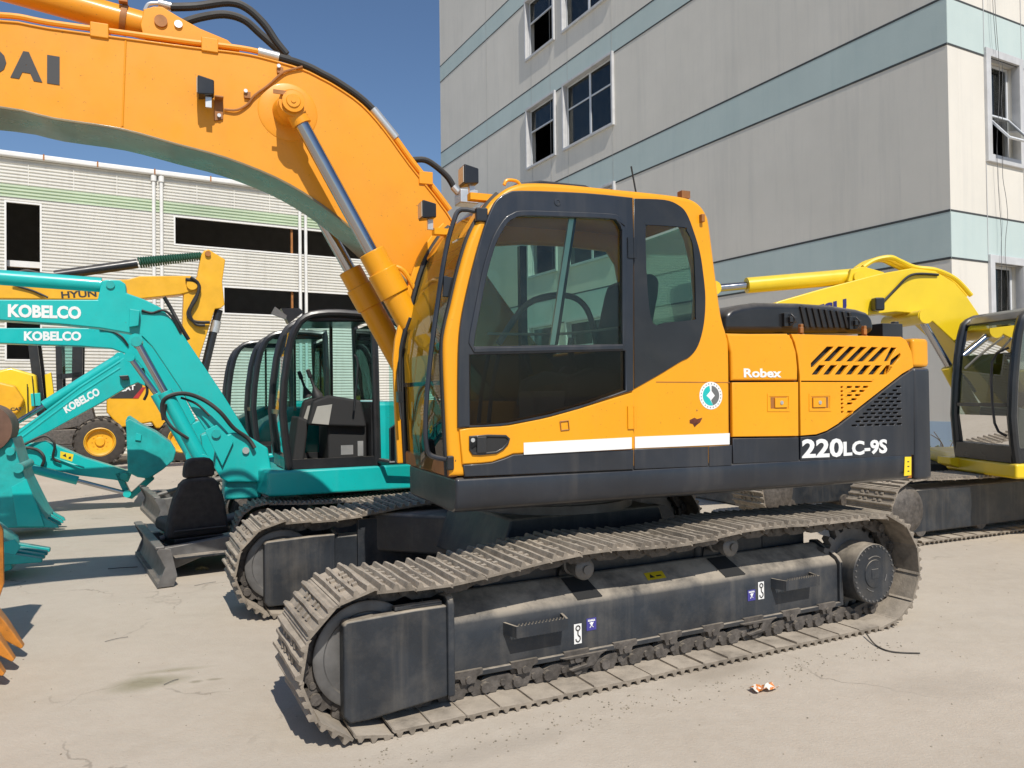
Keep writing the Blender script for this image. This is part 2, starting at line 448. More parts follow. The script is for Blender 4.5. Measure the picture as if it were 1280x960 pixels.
# ================================================================ grey and teal building
def render_wall_mat(name, a, b, streak=(0.30, 0.30, 0.29), amt=0.25):
    m, nt, out = new_mat(name)
    p = nt.nodes.new('ShaderNodeBsdfPrincipled')
    col = mixc(nt, ramp(nt, noise(nt, 0.6, 6, 0.6), 0.3, 0.7), a, b)
    s1 = ramp(nt, noise(nt, 2.4, 6, 0.7, stretch=(1, 1, 0.07)), 0.5, 0.8)
    col = mixc(nt, math_n(nt, 'MULTIPLY', s1, amt), col, streak)
    s2 = ramp(nt, noise(nt, 7.0, 5, 0.7, stretch=(1, 1, 0.04)), 0.56, 0.8)
    col = mixc(nt, math_n(nt, 'MULTIPLY', s2, amt*0.7), col, streak)
    nt.links.new(col, p.inputs['Base Color']); p.inputs['Roughness'].default_value = 0.85
    bp = nt.nodes.new('ShaderNodeBump'); bp.inputs['Strength'].default_value = 0.2; bp.inputs['Distance'].default_value = 0.01
    nt.links.new(noise(nt, 25, 5, 0.6), bp.inputs['Height']); nt.links.new(bp.outputs[0], p.inputs['Normal'])
    nt.links.new(p.outputs[0], out.inputs[0]); return m
M['wall'] = render_wall_mat('pale_render', (0.645, 0.61, 0.54), (0.70, 0.66, 0.585), (0.45, 0.44, 0.41), 0.35)
M['band'] = render_wall_mat('teal_render', (0.45, 0.535, 0.515), (0.50, 0.585, 0.56), (0.33, 0.45, 0.45), 0.3)
M['plinth'] = render_wall_mat('blue_render', (0.36, 0.47, 0.58), (0.42, 0.53, 0.63), (0.3, 0.36, 0.42), 0.4)
M['joint'] = surf('dark_joint', (0.05, 0.055, 0.055), 0.8)
M['winframe'] = surf('window_surround', (0.52, 0.52, 0.52), 0.55, vary=0.1, streak=0.3, dustcol=(0.3, 0.3, 0.29))
M['seam'] = surf('wall_seam', (0.46, 0.45, 0.42), 0.8)
M['sash'] = surf('white_sash', (0.60, 0.62, 0.64), 0.4, vary=0.06)
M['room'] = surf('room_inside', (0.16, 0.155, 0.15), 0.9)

bl = empty('office_building', (9.2468,16.0813,0.0),0.4939, 'tall grey rendered building with pale teal bands and steel windows', 'building')
RZ = math.radians(90)
# windows on the shaded side: (y0, y1, z0, z1)
wl = []
for a in ([(17.810,13.497),(15.648,13.656),(17.804,11.094),(15.712,11.101)], [(14.949,13.559),(11.830,13.708),(14.971,11.045),(11.892,11.118)]):
    y0 = (a[1][0]+a[3][0])/2; y1 = (a[0][0]+a[2][0])/2
    z1 = min(13.46, (a[0][1]+a[1][1])/2); z0 = (a[2][1]+a[3][1])/2
    wl.append((y0, y1, z0, z1))
rows_l = []
for (y0, y1, z0, z1) in wl:
    for k in (-2, -1, 0, 1, 2): rows_l.append((y0, y1, z0+4.52*k, z1+4.52*k))
rows_r = [(1.46 + 3.4*i, 2.56 + 3.4*i, z, z+2.15) for i in range(4) for z in (2.30, 6.83, 11.36, 15.88)]
HB = 25.0; LB = 27.0; WB = 15.0
def rect(a, b, c, d): return [(a, c), (b, c), (b, d), (a, d)]
plate('shaded_wall', [rect(0, LB, 0, HB)] + [rect(w[0]-.01,w[1]+.01,w[2]-.01,w[3]+.01) for w in rows_l], -0.35, 0.0, 'wall', bl, bev=0.001, rotz=RZ)
plate('sunlit_wall', [rect(0.3505, WB, 0, HB)] + [rect(w[0]-.01,w[1]+.01,w[2]-.01,w[3]+.01) for w in rows_r], 0.0, 0.35, 'wall', bl, bev=0.001)
mb = MB(); mb.box(0.36, WB, LB-0.35, LB, 0, HB); mb.build('back_wall', 'wall', bl)
mb = MB(); mb.box(WB-0.35, WB, 0.36, LB-0.36, 0, HB); mb.build('end_wall', 'wall', bl)
mb = MB(); mb.box(-0.1, WB+0.1, -0.1, LB+0.1, HB+0.003, HB+0.4); mb.build('roof', 'wall', bl)
for k in range(5):
    mb = MB(); mb.box(0.4, WB-0.4, 0.4, LB-0.4, 5.1+4.52*k, 5.3+4.52*k); mb.build('floor_slab', 'room', bl)
for k in range(4):
    zb = 4.46 + 4.52*k; zt = zb + (1.0 if k < 2 else 0.82)
    # stop the teal band short of any window it meets
    cuts = sorted([(w[0], w[1]) for w in rows_l if w[2] < zt and w[3] > zb])
    segs = []; y = 0.0
    for c0, c1 in cuts: segs.append((y, c0)); y = c1
    segs.append((y, LB))
    for s0, s1 in segs:
        if s1 - s0 < 0.05: continue
        mb = MB(); mb.box(-0.006, -0.0005, s0, s1, zb, zt); bo = mb.build('teal_band', 'band', bl)
        for zz in (zb, zt):
            mb = MB(); mb.box(-0.011, -0.0062, s0, s1, zz-0.025, zz+0.025); mb.build('joint', 'joint', bo)
    cuts = sorted([(w[0], w[1]) for w in rows_r if w[2] < zt and w[3] > zb + 0.01]); segs = []; y = 0.0
    for c0, c1 in cuts: segs.append((y, c0)); y = c1
    segs.append((y, WB))
    for s0, s1 in segs:
        mb = MB(); mb.box(s0, s1, -0.006, -0.0005, zb, zt); bo = mb.build('teal_band', 'band', bl)
        for zz in (zb, zt):
            mb = MB(); mb.box(s0, s1, -0.011, -0.0062, zz-0.02, zz+0.02); mb.build('joint', 'joint', bo)
mb = MB(); mb.box(-0.008, -0.0005, 0.0, LB, 0.0, 1.02); mb.build('blue_plinth', 'plinth', bl)
for y in (11.9, 16.0, 14.75, 17.5, 21.6):
    mb = MB(); mb.box(-0.0135, -0.0112, y-0.007, y+0.007, 1.1, HB); mb.build('wall_joint', 'seam', bl)
for u in (1.3, 2.75, 4.7, 6.15):
    mb = MB(); mb.box(u-0.008, u+0.008, -0.0145, -0.0112, 0, HB); mb.build('wall_joint', 'winframe', bl)
def window_l(y0, y1, z0, z1, big):
    w = 0.09
    fr = plate('window', [rect(y0-w, y1+w, z0-w, z1+w), rect(y0, y1, z0, z1)], -0.10, 0.10, 'winframe', bl, bev=0.008, rotz=RZ)
    mb = MB(); n = 2 if big else 1; s = 0.055
    for i in range(n):
        a = y0 + (y1-y0)*i/n; b = y0 + (y1-y0)*(i+1)/n; zm = z0 + (z1-z0)*0.62
        mb.box(a, a+s, -0.16, -0.105, z0, z1); mb.box(b-s, b, -0.16, -0.105, z0, z1)
        for zz in (z0, zm-s/2, z1-s): mb.box(a+s, b-s, -0.158, -0.107, zz, zz+s)
    mb.build('sash', 'sash', fr)
    for i in range(n):
        a = y0 + (y1-y0)*i/n; b = y0 + (y1-y0)*(i+1)/n; zm = z0 + (z1-z0)*0.62
        for (za, zb_) in ((z0+s, zm-s/2), (zm+s/2, z1-s)):
            if za < zm-s and i == 0 and not big: continue      # lower casement stands open
            mb = MB(); mb.box(a+s, b-s, -0.136, -0.13, za, zb_); mb.build('pane', 'win_glass', fr)
for i, w in enumerate(rows_l): window_l(*w, big=(i >= 5))
def window_r(u0, u1, z0, z1, open_pane):
    w = 0.17
    fr = plate('window', [rect(u0-w, u1+w, z0-w, z1+w), rect(u0, u1, z0, z1)], -0.07, 0.12, 'winframe', bl, bev=0.01)
    zm = z0 + (z1-z0)*0.45; s = 0.06
    mb = MB()
    mb.box(u0, u0+s, 0.20, 0.26, z0, z1); mb.box(u1-s, u1, 0.20, 0.26, z0, z1)
    for zz in (z0, zm, z1-s): mb.box(u0+s, u1-s, 0.202, 0.258, zz, zz+s)
    mb.build('sash', 'sash', fr)
    mb = MB(); mb.box(u0+s, u1-s, 0.225, 0.231, zm+s, z1-s); mb.build('pane', 'win_glass', fr)
    mb = MB(); h = zm - z0 - s
    if open_pane:
        a = math.radians(38)
        def q(u, t, d): return (u, 0.19 - math.sin(a)*t - math.cos(a)*d, zm - math.cos(a)*t + math.sin(a)*d)
        for (ua, ub, ta, tb) in ((u0+s, u0+2*s, 0, h), (u1-2*s, u1-s, 0, h), (u0+2*s, u1-2*s, 0, s), (u0+2*s, u1-2*s, h-s, h)):
            mb.add([q(ua, ta, 0), q(ub, ta, 0), q(ub, tb, 0), q(ua, tb, 0), q(ua, ta, .04), q(ub, ta, .04), q(ub, tb, .04), q(ua, tb, .04)],
                   [(0,3,2,1),(4,5,6,7),(0,1,5,4),(1,2,6,5),(2,3,7,6),(3,0,4,7)])
        mb.build('open_casement', 'sash', fr)
        mb = MB(); mb.add([q(u0+2*s, s, .02), q(u1-2*s, s, .02), q(u1-2*s, h-s, .02), q(u0+2*s, h-s, .02)], [(0, 1, 2, 3)])
        mb.build('pane', 'win_glass', fr)
    else:
        mb.box(u0+s, u1-s, 0.225, 0.231, z0+s, zm); mb.build('pane', 'win_glass', fr)
for i, w in enumerate(rows_r): window_r(*w, open_pane=(i % 4 in (1, 2)))
for j, (ua, za, zb) in enumerate(((1.62, 16.0, 3.4), (1.75, 8.9, 2.9), (1.55, 22.0, 9.1))):
    mb = MB(); n = 14
    mb.tube([(ua + 0.05*math.sin(i*1.7+j) + 0.02*i*(1 if j == 1 else -0.3)/3, -0.11 - 0.02*math.sin(i), za + (zb-za)*i/n) for i in range(n+1)], 0.006, 5, 3)
    mb.build('hanging_cable', 'steel', bl)

# ================================================================ white corrugated shed
M['cladding'] = surf('white_cladding', (0.70, 0.68, 0.62), 0.5, vary=0.05, vscale=0.7, streak=0.28, dustcol=(0.42, 0.39, 0.33))
M['cladding_green'] = surf('pale_green_cladding', (0.50, 0.59, 0.42), 0.5, vary=0.1, vscale=0.7)
M['pipe'] = surf('white_pipe', (0.74, 0.73, 0.70), 0.45, vary=0.06, speck=0.3)
sh = empty('corrugated_shed', (-14.6279,21.9698,0.0),0.5463, 'long white corrugated metal shed with dark strip openings behind the machines', 'shed')
ZT = 8.80
openings = [(0.16, 0.98, 2.9, 7.42), (4.65, 14.2, 6.63, 7.48), (6.12, 14.2, 4.50, 5.33), (-4.5, -2.0, 5.4, 7.4)]
def sheet(name, mat, segs, pitch=0.098, dep=0.036):
    mb = MB()
    for (u0, u1, z0, z1) in segs:
        zs = []; k = math.floor(z0/pitch) - 1
        prof = ((0.0, 0.0), (0.30, 0.0), (0.42, -dep), (0.88, -dep))
        while k*pitch < z1 + pitch:
            for fz, y in prof: zs.append(((k+fz)*pitch, y))
            k += 1
        inside = [(z, y) for z, y in zs if z0 < z < z1]
        if not inside: continue
        inside = [(z0, inside[0][1])] + inside + [(z1, inside[-1][1])]
        n = len(inside)
        vs = [(u0, y, z) for z, y in inside] + [(u1, y, z) for z, y in inside]
        mb.add(vs, [(i, i+n, i+1+n, i+1) for i in range(n-1)])
    me = bpy.data.meshes.new(name); me.from_pydata(mb.v, [], mb.f); me.update()
    return obj(name, me, mat, sh)
us = sorted({-7.0, 14.2} | {o[i] for o in openings for i in (0, 1)})
def segs_between(zlo, zhi):
    out = []
    for a, b in zip(us, us[1:]):
        z = zlo
        for o in sorted([o for o in openings if o[0] < b - 1e-6 and o[1] > a + 1e-6], key=lambda o: o[2]):
            lo, hi = max(o[2], zlo), min(o[3], zhi)
            if hi <= lo: continue
            if lo - z > 0.02: out.append((a, b, z, lo))
            z = hi
        if zhi - z > 0.02: out.append((a, b, z, zhi))
    return out
tag(sheet('wall_cladding', 'cladding', segs_between(0, 7.58) + segs_between(7.95, ZT)), kind='stuff')
tag(sheet('green_cladding', 'cladding_green', segs_between(7.58, 7.95)), kind='stuff')
for (a, b, c, d) in openings:
    t = plate('opening_trim', [rect(a-0.05, b+0.05, c-0.05, d+0.05), rect(a, b, c, d)], -0.045, 0.05, 'pipe', sh, bev=0.004)
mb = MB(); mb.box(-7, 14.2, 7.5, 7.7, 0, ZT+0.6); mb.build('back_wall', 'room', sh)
mb = MB(); mb.box(-7.1, -7, 0.0, 7.5, 0, ZT); mb.box(14.2, 14.3, 0.0, 7.5, 0, ZT); mb.build('end_wall', 'cladding', sh)
mb = MB(); mb.prism_x([(0.02, ZT+0.02), (7.7, ZT+0.75), (7.7, ZT+0.85), (0.02, ZT+0.12)], -7.2, 14.4); mb.build('roof', 'cladding', sh)
mb = MB(); mb.box(0.16, 0.98, 0.3, 0.5, 5.62, 5.80); mb.build('lintel_beam', 'pipe', sh)
mb = MB(); mb.box(0.16, 0.98, 0.3, 0.6, 5.22, 5.5); mb.build('timber_beam', surf('timber', (0.45, 0.28, 0.14), 0.7), sh)
mb = MB(); mb.box(0.16, 0.98, 0.35, 0.5, 4.2, 4.3); mb.build('lintel_beam', 'pipe', sh)
mb = MB(); mb.box(-7.1, 14.3, -0.20, -0.035, ZT-0.09, ZT+0.08); gut = mb.build('gutter', 'pipe', sh, bevel=0.05, seg=3)
for i in range(14):
    u = -6.4 + 1.5*i + 0.13*math.sin(i*5)
    mb = MB(); mb.box(u-0.02, u+0.02, -0.207, -0.19, ZT-0.085, ZT+0.09); mb.build('gutter_bracket', 'rust_paint', gut)
for u in (4.02, 4.24, 8.60, 8.80, -1.2):
    mb = MB(); mb.cyl((u, -0.10, 0.0), (u, -0.10, ZT-0.14), 0.055, n=12); mb.cyl((u, -0.10, ZT-0.28), (u, -0.10, ZT-0.10), 0.085, n=12)
    mb.build('downpipe', 'pipe', sh)
for i in range(18):
    u = -6.2 + 1.15*i
    mb = MB(); mb.box(u-0.012, u+0.012, -0.0415, -0.037, 7.96, ZT-0.1); mb.build('sheet_joint', 'cladding', sh)
mb = MB(); mb.box(8.33, 8.40, 0.06, 0.14, 4.5, 7.5); mb.build('opening_post', 'rust_paint', sh)


# ================================================================ crawler tracks (shared by all tracked machines)
def track_path(pts_top, fc, fr_, rc, rr, zb):
    """closed outline (x,z) of the plate's base line, clockwise from the front wheel's foot: front arc, top run, rear arc, bottom run"""
    P = []
    P += [(fc[0]+fr_*math.cos(math.radians(a)), fc[1]+fr_*math.sin(math.radians(a))) for a in range(268, 92, -6)]
    P += smooth_path([(fc[0], fc[1]+fr_)] + pts_top + [(rc[0], rc[1]+rr)], 6)
    P += [(rc[0]+rr*math.cos(math.radians(a)), rc[1]+rr*math.sin(math.radians(a))) for a in range(88, -92, -6)]
    P += [(rc[0] + (fc[0]-rc[0])*i/40, zb) for i in range(1, 40)]
    return P
def resample(P, n):
    Q = [Vector((a, 0, b)) for a, b in P]; Q.append(Q[0]); L = [0]
    for a, b in zip(Q, Q[1:]): L.append(L[-1] + (b-a).length)
    out = []; j = 0
    for i in range(n):
        s = L[-1]*i/n
        while L[j+1] < s: j += 1
        t = (s-L[j])/(L[j+1]-L[j]); out.append(Q[j].lerp(Q[j+1], t))
    return out, L[-1]/n
def shoe_mesh(pitch, width, th=0.014, gr=0.028, worn=0.0):
    h = width/2; l = pitch*0.5
    def prof():
        P = [(-l*1.04, 0.0), (-l*1.04, th)]
        for c, hh in ((-0.72*l, gr), (-0.02*l, gr*0.9), (0.66*l, gr)):
            hh *= 1 + random.uniform(-worn, worn*0.4); c += random.uniform(-worn, worn)*0.008
            P += [(c-0.018, th), (c-0.007, th+hh), (c+0.007, th+hh), (c+0.018, th)]
        return P + [(l*0.94, th), (l*1.06, th-0.012), (l*1.06, -0.010), (l*0.9, 0.0)]
    mb = MB(); ys = [-h, -h*0.45, h*0.1, h*0.6, h] if worn else [-h, h]
    rings = [prof() for _ in ys]; n = len(rings[0])
    vs = [(a, y, b) for y, P in zip(ys, rings) for a, b in P]
    fs = [tuple(range(n)), tuple(range(len(vs)-1, len(vs)-n-1, -1))]
    for k in range(len(ys)-1): fs += [(k*n+i, (k+1)*n+i, (k+1)*n+(i+1) % n, k*n+(i+1) % n) for i in range(n)]
    mb.add(vs, fs)
    for sx in (-0.36, 0.34):                 # bolt heads between the bars
        for sy in (-0.13, -0.06, 0.06, 0.13):
            mb.box(sx*l-0.013, sx*l+0.013, sy*width/0.6-0.015, sy*width/0.6+0.015, th-0.002, th+0.014)
    return mb.mesh('track_shoe', 25)
def link_mesh(pitch, hgt=0.095, off=0.075):
    mb = MB(); l = pitch*0.5
    for s in (-1, 1):
        y0 = s*off - 0.022; y1 = s*off + 0.022
        prof = [(-l*1.2, -0.008), (-l*0.3, -0.004), (-l*0.15, -0.03), (l*0.15, -0.03), (l*0.3, -0.004), (l*1.15, -0.008), (l*1.32, -hgt*0.45),
                (l*1.15, -hgt*0.78), (l*0.6, -hgt), (-l*0.5, -hgt), (-l*0.9, -hgt*0.72), (-l*1.3, -hgt*0.45)]
        mb.prism(prof, y0, y1)
        mb.cyl((l*1.0, s*(off+0.02), -hgt*0.45), (l*1.0, s*(off+0.045), -hgt*0.45), 0.030, n=10)
        mb.cyl((-l*0.12, s*(off+0.015), -hgt*0.55), (-l*0.12, s*(off+0.034), -hgt*0.55), 0.018, n=8)
    mb.cyl((l, -off, -hgt*0.45), (l, off, -hgt*0.45), 0.026, n=10)
    return mb.mesh('track_link', 30)
def lay_track(parent, path, n, width, vc, shoe_mat='shoe', links=True, jitter=0.0, smesh=None, lmesh=None):
    pts, pitch = resample(path, n)
    sm = smesh or [shoe_mesh(pitch, width, worn=0.30) for _ in range(5)]; lm = (lmesh or link_mesh(pitch)) if links else None
    sm = sm if isinstance(sm, list) else [sm]
    for m_ in sm:
        if not m_.materials: m_.materials.append(M[shoe_mat])
    if lm and not lm.materials: lm.materials.append(M['link'])
    for i in range(n):
        p = pts[i]; t = (pts[(i+1) % n] - pts[i-1]).normalized()
        nrm = Vector((-t.z, 0, t.x))           # clockwise travel: outward is the left-hand normal
        X = t; Z = nrm; Y = Z.cross(X)
        R = Matrix(((X.x, Y.x, Z.x), (X.y, Y.y, Z.y), (X.z, Y.z, Z.z))).to_4x4()
        if jitter: R = R @ Matrix.Rotation(random.uniform(-jitter, jitter), 4, 'Y')
        mat = Matrix.Translation((p.x, vc, p.z)) @ R
        o = bpy.data.objects.new('track_shoe', random.choice(sm)); COL.objects.link(o); o.parent = parent; o.matrix_local = mat
        if lm:
            o = bpy.data.objects.new('track_link', lm); COL.objects.link(o); o.parent = parent; o.matrix_local = mat
    return sm, lm

# ================================================================ the big orange excavator
EX = empty('crawler_excavator', (0.2916,5.9638,0.0),0.4677, 'large orange and slate crawler excavator with raised boom in the middle of the yard', 'excavator')
UR = (0.2916,5.9638,0.0),0.3927
UR = UR[1] - EX.rotation_euler.z          # the upper works are slewed a little on the tracks

FC = (-1.85, 0.385); FRAD = 0.345; RC = (1.85, 0.415); RRAD = 0.375
PATH = track_path([(-1.45, 0.715), (-0.95, 0.765), (-0.5, 0.795), (0.05, 0.772), (0.64, 0.812), (1.2, 0.80)], FC, FRAD, RC, RRAD, 0.040)
sm = lm = None
for side, vc in ((-1, -1.195), (1, 1.195)):
    tr = MB(); tr.lathe((FC[0], vc-0.088, FC[1]), (0, 1, 0), [(0.012, 0.05), (0.012, 0.195), (0.0, 0.205), (0.0, 0.245), (0.012, 0.262), (0.05, 0.262), (0.05, 0.235), (0.126, 0.235), (0.126, 0.262), (0.164, 0.262), (0.176, 0.245), (0.176, 0.205), (0.164, 0.195), (0.164, 0.05)], 48)
    for q_ in (-1, 1): tr.lathe((FC[0], vc+q_*0.124, FC[1]), (0, q_, 0), [(0, 0.05), (0, 0.272), (0.012, 0.272), (0.018, 0.262), (0.018, 0.222), (0.010, 0.214), (0.010, 0.05)], 48)
    TRK = tr.build('track', 'steel', EX)
    sm, lm = lay_track(TRK, PATH, 49, 0.60, vc, smesh=sm, lmesh=lm, jitter=0.03)
    # toothed sprocket at the back
    mb = MB(); N = 21; prof = []
    for i in range(N):
        a = 2*math.pi*i/N
        for da, r in ((-0.09, 0.265), (-0.045, 0.315), (0.045, 0.315), (0.09, 0.265)):
            prof.append((RC[0]+r*math.cos(a+da), RC[1]+r*math.sin(a+da)))
    mb.prism(prof, vc-0.03, vc+0.03); mb.build('sprocket', 'steel', TRK)
    # frame: box with a sloped, dust-covered shelf towards the outside
    def V(q): return vc + side*q             # q>0 is outward
    mb = MB()
    cs = [(V(0.105), 0.175), (V(0.105), 0.45), (V(0.085), 0.485), (V(-0.10), 0.585), (V(-0.16), 0.57), (V(-0.16), 0.20), (V(-0.08), 0.17)]
    mb.prism_x(cs, -1.42, 1.62)
    fr_ = mb.build('track_frame', 'slate_dusty', EX, bevel=0.018, seg=3)
    mb = MB(); mb.box(-1.25, 1.58, min(V(-0.165), V(-0.20)), max(V(-0.165), V(-0.20)), 0.18, 0.70); mb.build('inner_web', 'slate_dusty', fr_, bevel=0.008)
    mb = MB(); mb.box(-1.42, 1.62, min(V(0.10), V(0.125)), max(V(0.10), V(0.125)), 0.160, 0.190); mb.build('lower_lip', 'slate_dusty', fr_, bevel=0.005)
    mb = MB(); mb.prism_x([(V(0.12), 0.16), (V(0.12), 0.47), (V(0.09), 0.51), (V(-0.10), 0.60), (V(-0.16), 0.59), (V(-0.16), 0.16)], 1.62, 1.655); mb.build('end_plate', 'slate_dusty', fr_, bevel=0.008)
    mb = MB(); mb.prism_x([(V(0.235), 0.12), (V(0.235), 0.60), (V(0.22), 0.635), (V(0.19), 0.645), (V(-0.10), 0.61), (V(-0.16), 0.59), (V(-0.16), 0.16)], -1.442, -1.400); mb.build('end_plate', 'slate_dusty', fr_, bevel=0.012)
    # idler cover boxes, one each side of the idler
    for q0, q1 in ((0.225, 0.150), (-0.150, -0.225)):
        a, b = sorted((V(q0), V(q1)))
        mb = MB(); mb.prism([(-1.99, 0.12), (-1.96, 0.085), (-1.86, 0.085), (-1.44, 0.125), (-1.44, 0.60), (-1.62, 0.60), (-1.97, 0.588), (-1.99, 0.57)], a, b)
        mb.build('idler_cover', 'slate_dusty', fr_, bevel=0.012, seg=3)
    mb = MB(); mb.box(-1.72, -1.46, min(V(0.16), V(0.205)), max(V(0.16), V(0.205)), 0.601, 0.622); mb.build('cover_pad', 'slate_dusty', fr_, bevel=0.005)
    # carrier rollers
    for u, z in ((-0.50, 0.655), (0.64, 0.675)):
        mb = MB(); s_ = side
        mb.lathe((u, V(-0.13), z), (0, s_, 0), [(0, 0.045), (0.04, 0.062), (0.07, 0.062), (0.075, 0.05), (0.16, 0.05), (0.165, 0.066), (0.21, 0.066), (0.225, 0.05), (0.23, 0.03)], 24)
        cr = mb.build('carrier_roller', 'steel', fr_)
        mb = MB(); mb.cyl((u, V(0.095), z), (u, V(0.112), z), 0.026, n=12); mb.build('hub_cap', 'steel', cr)
        mb = MB(); mb.prism([(u-0.07, 0.55), (u+0.07, 0.55), (u+0.045, z), (u-0.045, z)], min(V(-0.16), V(-0.12)), max(V(-0.16), V(-0.12))); mb.build('bracket', 'slate_dusty', cr)
        # dark drain slot in the shelf beneath the roller
        sl = MB(); c_ = [(V(0.095), 0.484), (V(-0.075), 0.5765)]
        (va, za), (vb, zb_) = c_
        sl.add([(u-0.06, va, za), (u+0.115, va, za), (u+0.09, vb, zb_), (u-0.075, vb, zb_)], [(0, 1, 2, 3)])
        sl.build('shelf_slot', 'dark', fr_)
    # bottom rollers and their brackets
    for i in range(9):
        u = -1.28 + 0.345*i
        mb = MB(); mb.lathe((u, vc-0.10, 0.152), (0, 1, 0), [(0, 0.03), (0.01, 0.05), (0.02, 0.07), (0.06, 0.07), (0.06, 0.055), (0.14, 0.055), (0.14, 0.07), (0.18, 0.07), (0.19, 0.05), (0.20, 0.03)], 20)
        br = mb.build('bottom_roller', 'link', fr_)
        for s_ in (-1, 1):
            mb = MB(); mb.prism([(u-0.085, 0.20), (u-0.085, 0.172), (u-0.05, 0.160), (u-0.04, 0.128), (u+0.04, 0.128), (u+0.05, 0.160), (u+0.085, 0.172), (u+0.085, 0.20)], vc+s_*0.112-0.014, vc+s_*0.112+0.014)
            mb.cyl((u, vc+s_*0.12, 0.150), (u, vc+s_*0.138, 0.150), 0.020, n=10)
            mb.build('roller_bracket', 'link', fr_)
    for u in (-0.55, 0.82):
        mb = MB(); a, b = sorted((V(0.12), V(0.14)))
        mb.prism([(u-0.16, 0.175), (u+0.17, 0.175), (u+0.12, 0.155), (u+0.07, 0.10), (u-0.08, 0.085), (u-0.10, 0.10), (u+0.02, 0.115), (u+0.04, 0.155), (u-0.12, 0.16)], a, b)
        mb.build('track_guide', 'link', fr_, bevel=0.004)
    # travel motor drum
    mb = MB(); mb.lathe((RC[0], V(-0.15), RC[1]-0.03), (0, side, 0), [(0, 0.19), (0.17, 0.19), (0.175, 0.212), (0.365, 0.212), (0.372, 0.207), (0.372, 0.10), (0.378, 0.098), (0.378, 0.0)], 48)
    fd = mb.build('travel_motor', 'slate_dusty', EX)
    mb = MB()
    for i in range(30):
        a = 2*math.pi*i/30
        c_ = (RC[0]+0.196*math.cos(a), RC[1]-0.03+0.196*math.sin(a))
        mb.cyl((c_[0], V(0.22), c_[1]), (c_[0], V(0.229), c_[1]), 0.007, n=6)
    mb.build('cover_bolts', 'steel', fd)
    mb = MB(); mb.prism([(RC[0]-0.035, RC[1]-0.065), (RC[0]+0.035, RC[1]-0.065), (RC[0]+0.035, RC[1]+0.005), (RC[0]-0.035, RC[1]+0.005)], *sorted((V(0.226), V(0.2315)))); mb.build('cover_plug', 'slate_dusty', fd, bevel=0.004)
    for (da, db) in ((60, 120), (230, 262), (330, 352)):
        mb = MB(); mb.tube([(RC[0]+0.125*math.cos(math.radians(da+(db-da)*k/6)), V(0.225), RC[1]-0.03+0.125*math.sin(math.radians(da+(db-da)*k/6))) for k in range(7)], 0.004, 5, 1)
        mb.build('cast_mark', 'steel', fd)
    # steps on the frame
    for (u0, u1, zt) in ((-1.06, -0.67, 0.425), (0.965, 1.34, 0.432)):
        mb = MB(); pl = [(u0, V(0.10)), (u0+0.03, V(0.215)), (u1-0.03, V(0.215)), (u1, V(0.10)), (u1-0.015, V(0.10)), (u1-0.04, V(0.203)), (u0+0.04, V(0.203)), (u0+0.015, V(0.10))]
        mb.prism_up(pl if side < 0 else pl[::-1], zt-0.065, zt)
        n_ = int((u1-u0)/0.022)
        for k in range(1, n_-1):
            uu = u0 + 0.03 + 0.022*k
            if uu > u1 - 0.05: break
            a, b = sorted((V(0.203), V(0.215)))
            mb.add([(uu-0.008, a, zt), (uu+0.008, a, zt), (uu, a, zt+0.012), (uu-0.008, b, zt), (uu+0.008, b, zt), (uu, b, zt+0.012)], [(0,1,2),(5,4,3),(0,3,4,1),(1,4,5,2),(2,5,3,0)])
        mb.build('step', 'slate_dusty', fr_, bevel=0.0)
# decals on the near frame
NF = -1.195 - 0.1065
def sticker(name, pts, v, mat, th=0.0016):
    return plate(name, [pts], v-th, v, mat, EX, bev=0.0003)
dz = -1.302
hooks = [([(-0.571,0.289)])[0], ([(0.875,0.362)])[0]]
for (u, z) in hooks:
    s = sticker('hook_sign', rect(u-0.026, u+0.026, z-0.058, z+0.058), dz, 'white')
    mb = MB()
    mb.tube([(u+0.014*math.cos(math.radians(a)), dz-0.004, z+0.034+0.014*math.sin(math.radians(a))) for a in range(-90, 271, 30)], 0.0035, 6, 1)
    mb.tube([(u, dz-0.004, z+0.02), (u, dz-0.004, z-0.006), (u+0.013, dz-0.004, z-0.018), (u+0.013, dz-0.004, z-0.036), (u, dz-0.004, z-0.046), (u-0.013, dz-0.004, z-0.038), (u-0.014, dz-0.004, z-0.028)], 0.0035, 6, 3)
    mb.build('hook_symbol', 'text_dark', s)
for i, (u, z) in enumerate([([(-0.476,0.332)])[0], ([(0.789,0.341)])[0]]):
    s = sticker('blue_notice', rect(u-0.034, u+0.034, z-0.036, z+0.036), dz, 'blue_decal')
    mb = MB()
    mb.box(u-0.025, u+0.025, dz-0.003, dz-0.0018, z+0.018, z+0.023)
    for k in range(5): mb.box(u-0.024+0.010*k, u-0.018+0.010*k, dz-0.003, dz-0.0018, z+0.024, z+0.029)
    mb.tube([(u-0.014, dz-0.0025, z+0.010), (u+0.012, dz-0.0025, z-0.018)], 0.0025, 5, 1); mb.tube([(u+0.014, dz-0.0025, z+0.012), (u-0.012, dz-0.0025, z-0.020)], 0.0025, 5, 1)
    mb.cyl((u, dz-0.003, z+0.004), (u, dz-0.0018, z+0.004), 0.010, n=12)
    mb.build('notice_symbol', 'white', s)
q = [(-0.000,0.487),(0.145,0.485)]
mb = MB(); mb.add([(q[0][0], -1.225, 0.5175), (q[1][0], -1.225, 0.5175), (q[1][0]+0.01, -1.165, 0.5500), (q[0][0]+0.01, -1.165, 0.5500)], [(0, 1, 2, 3)])
s = mb.build('warning_label', 'yellow_decal', EX)
mb = MB(); c_ = (q[0][0]+q[1][0])/2
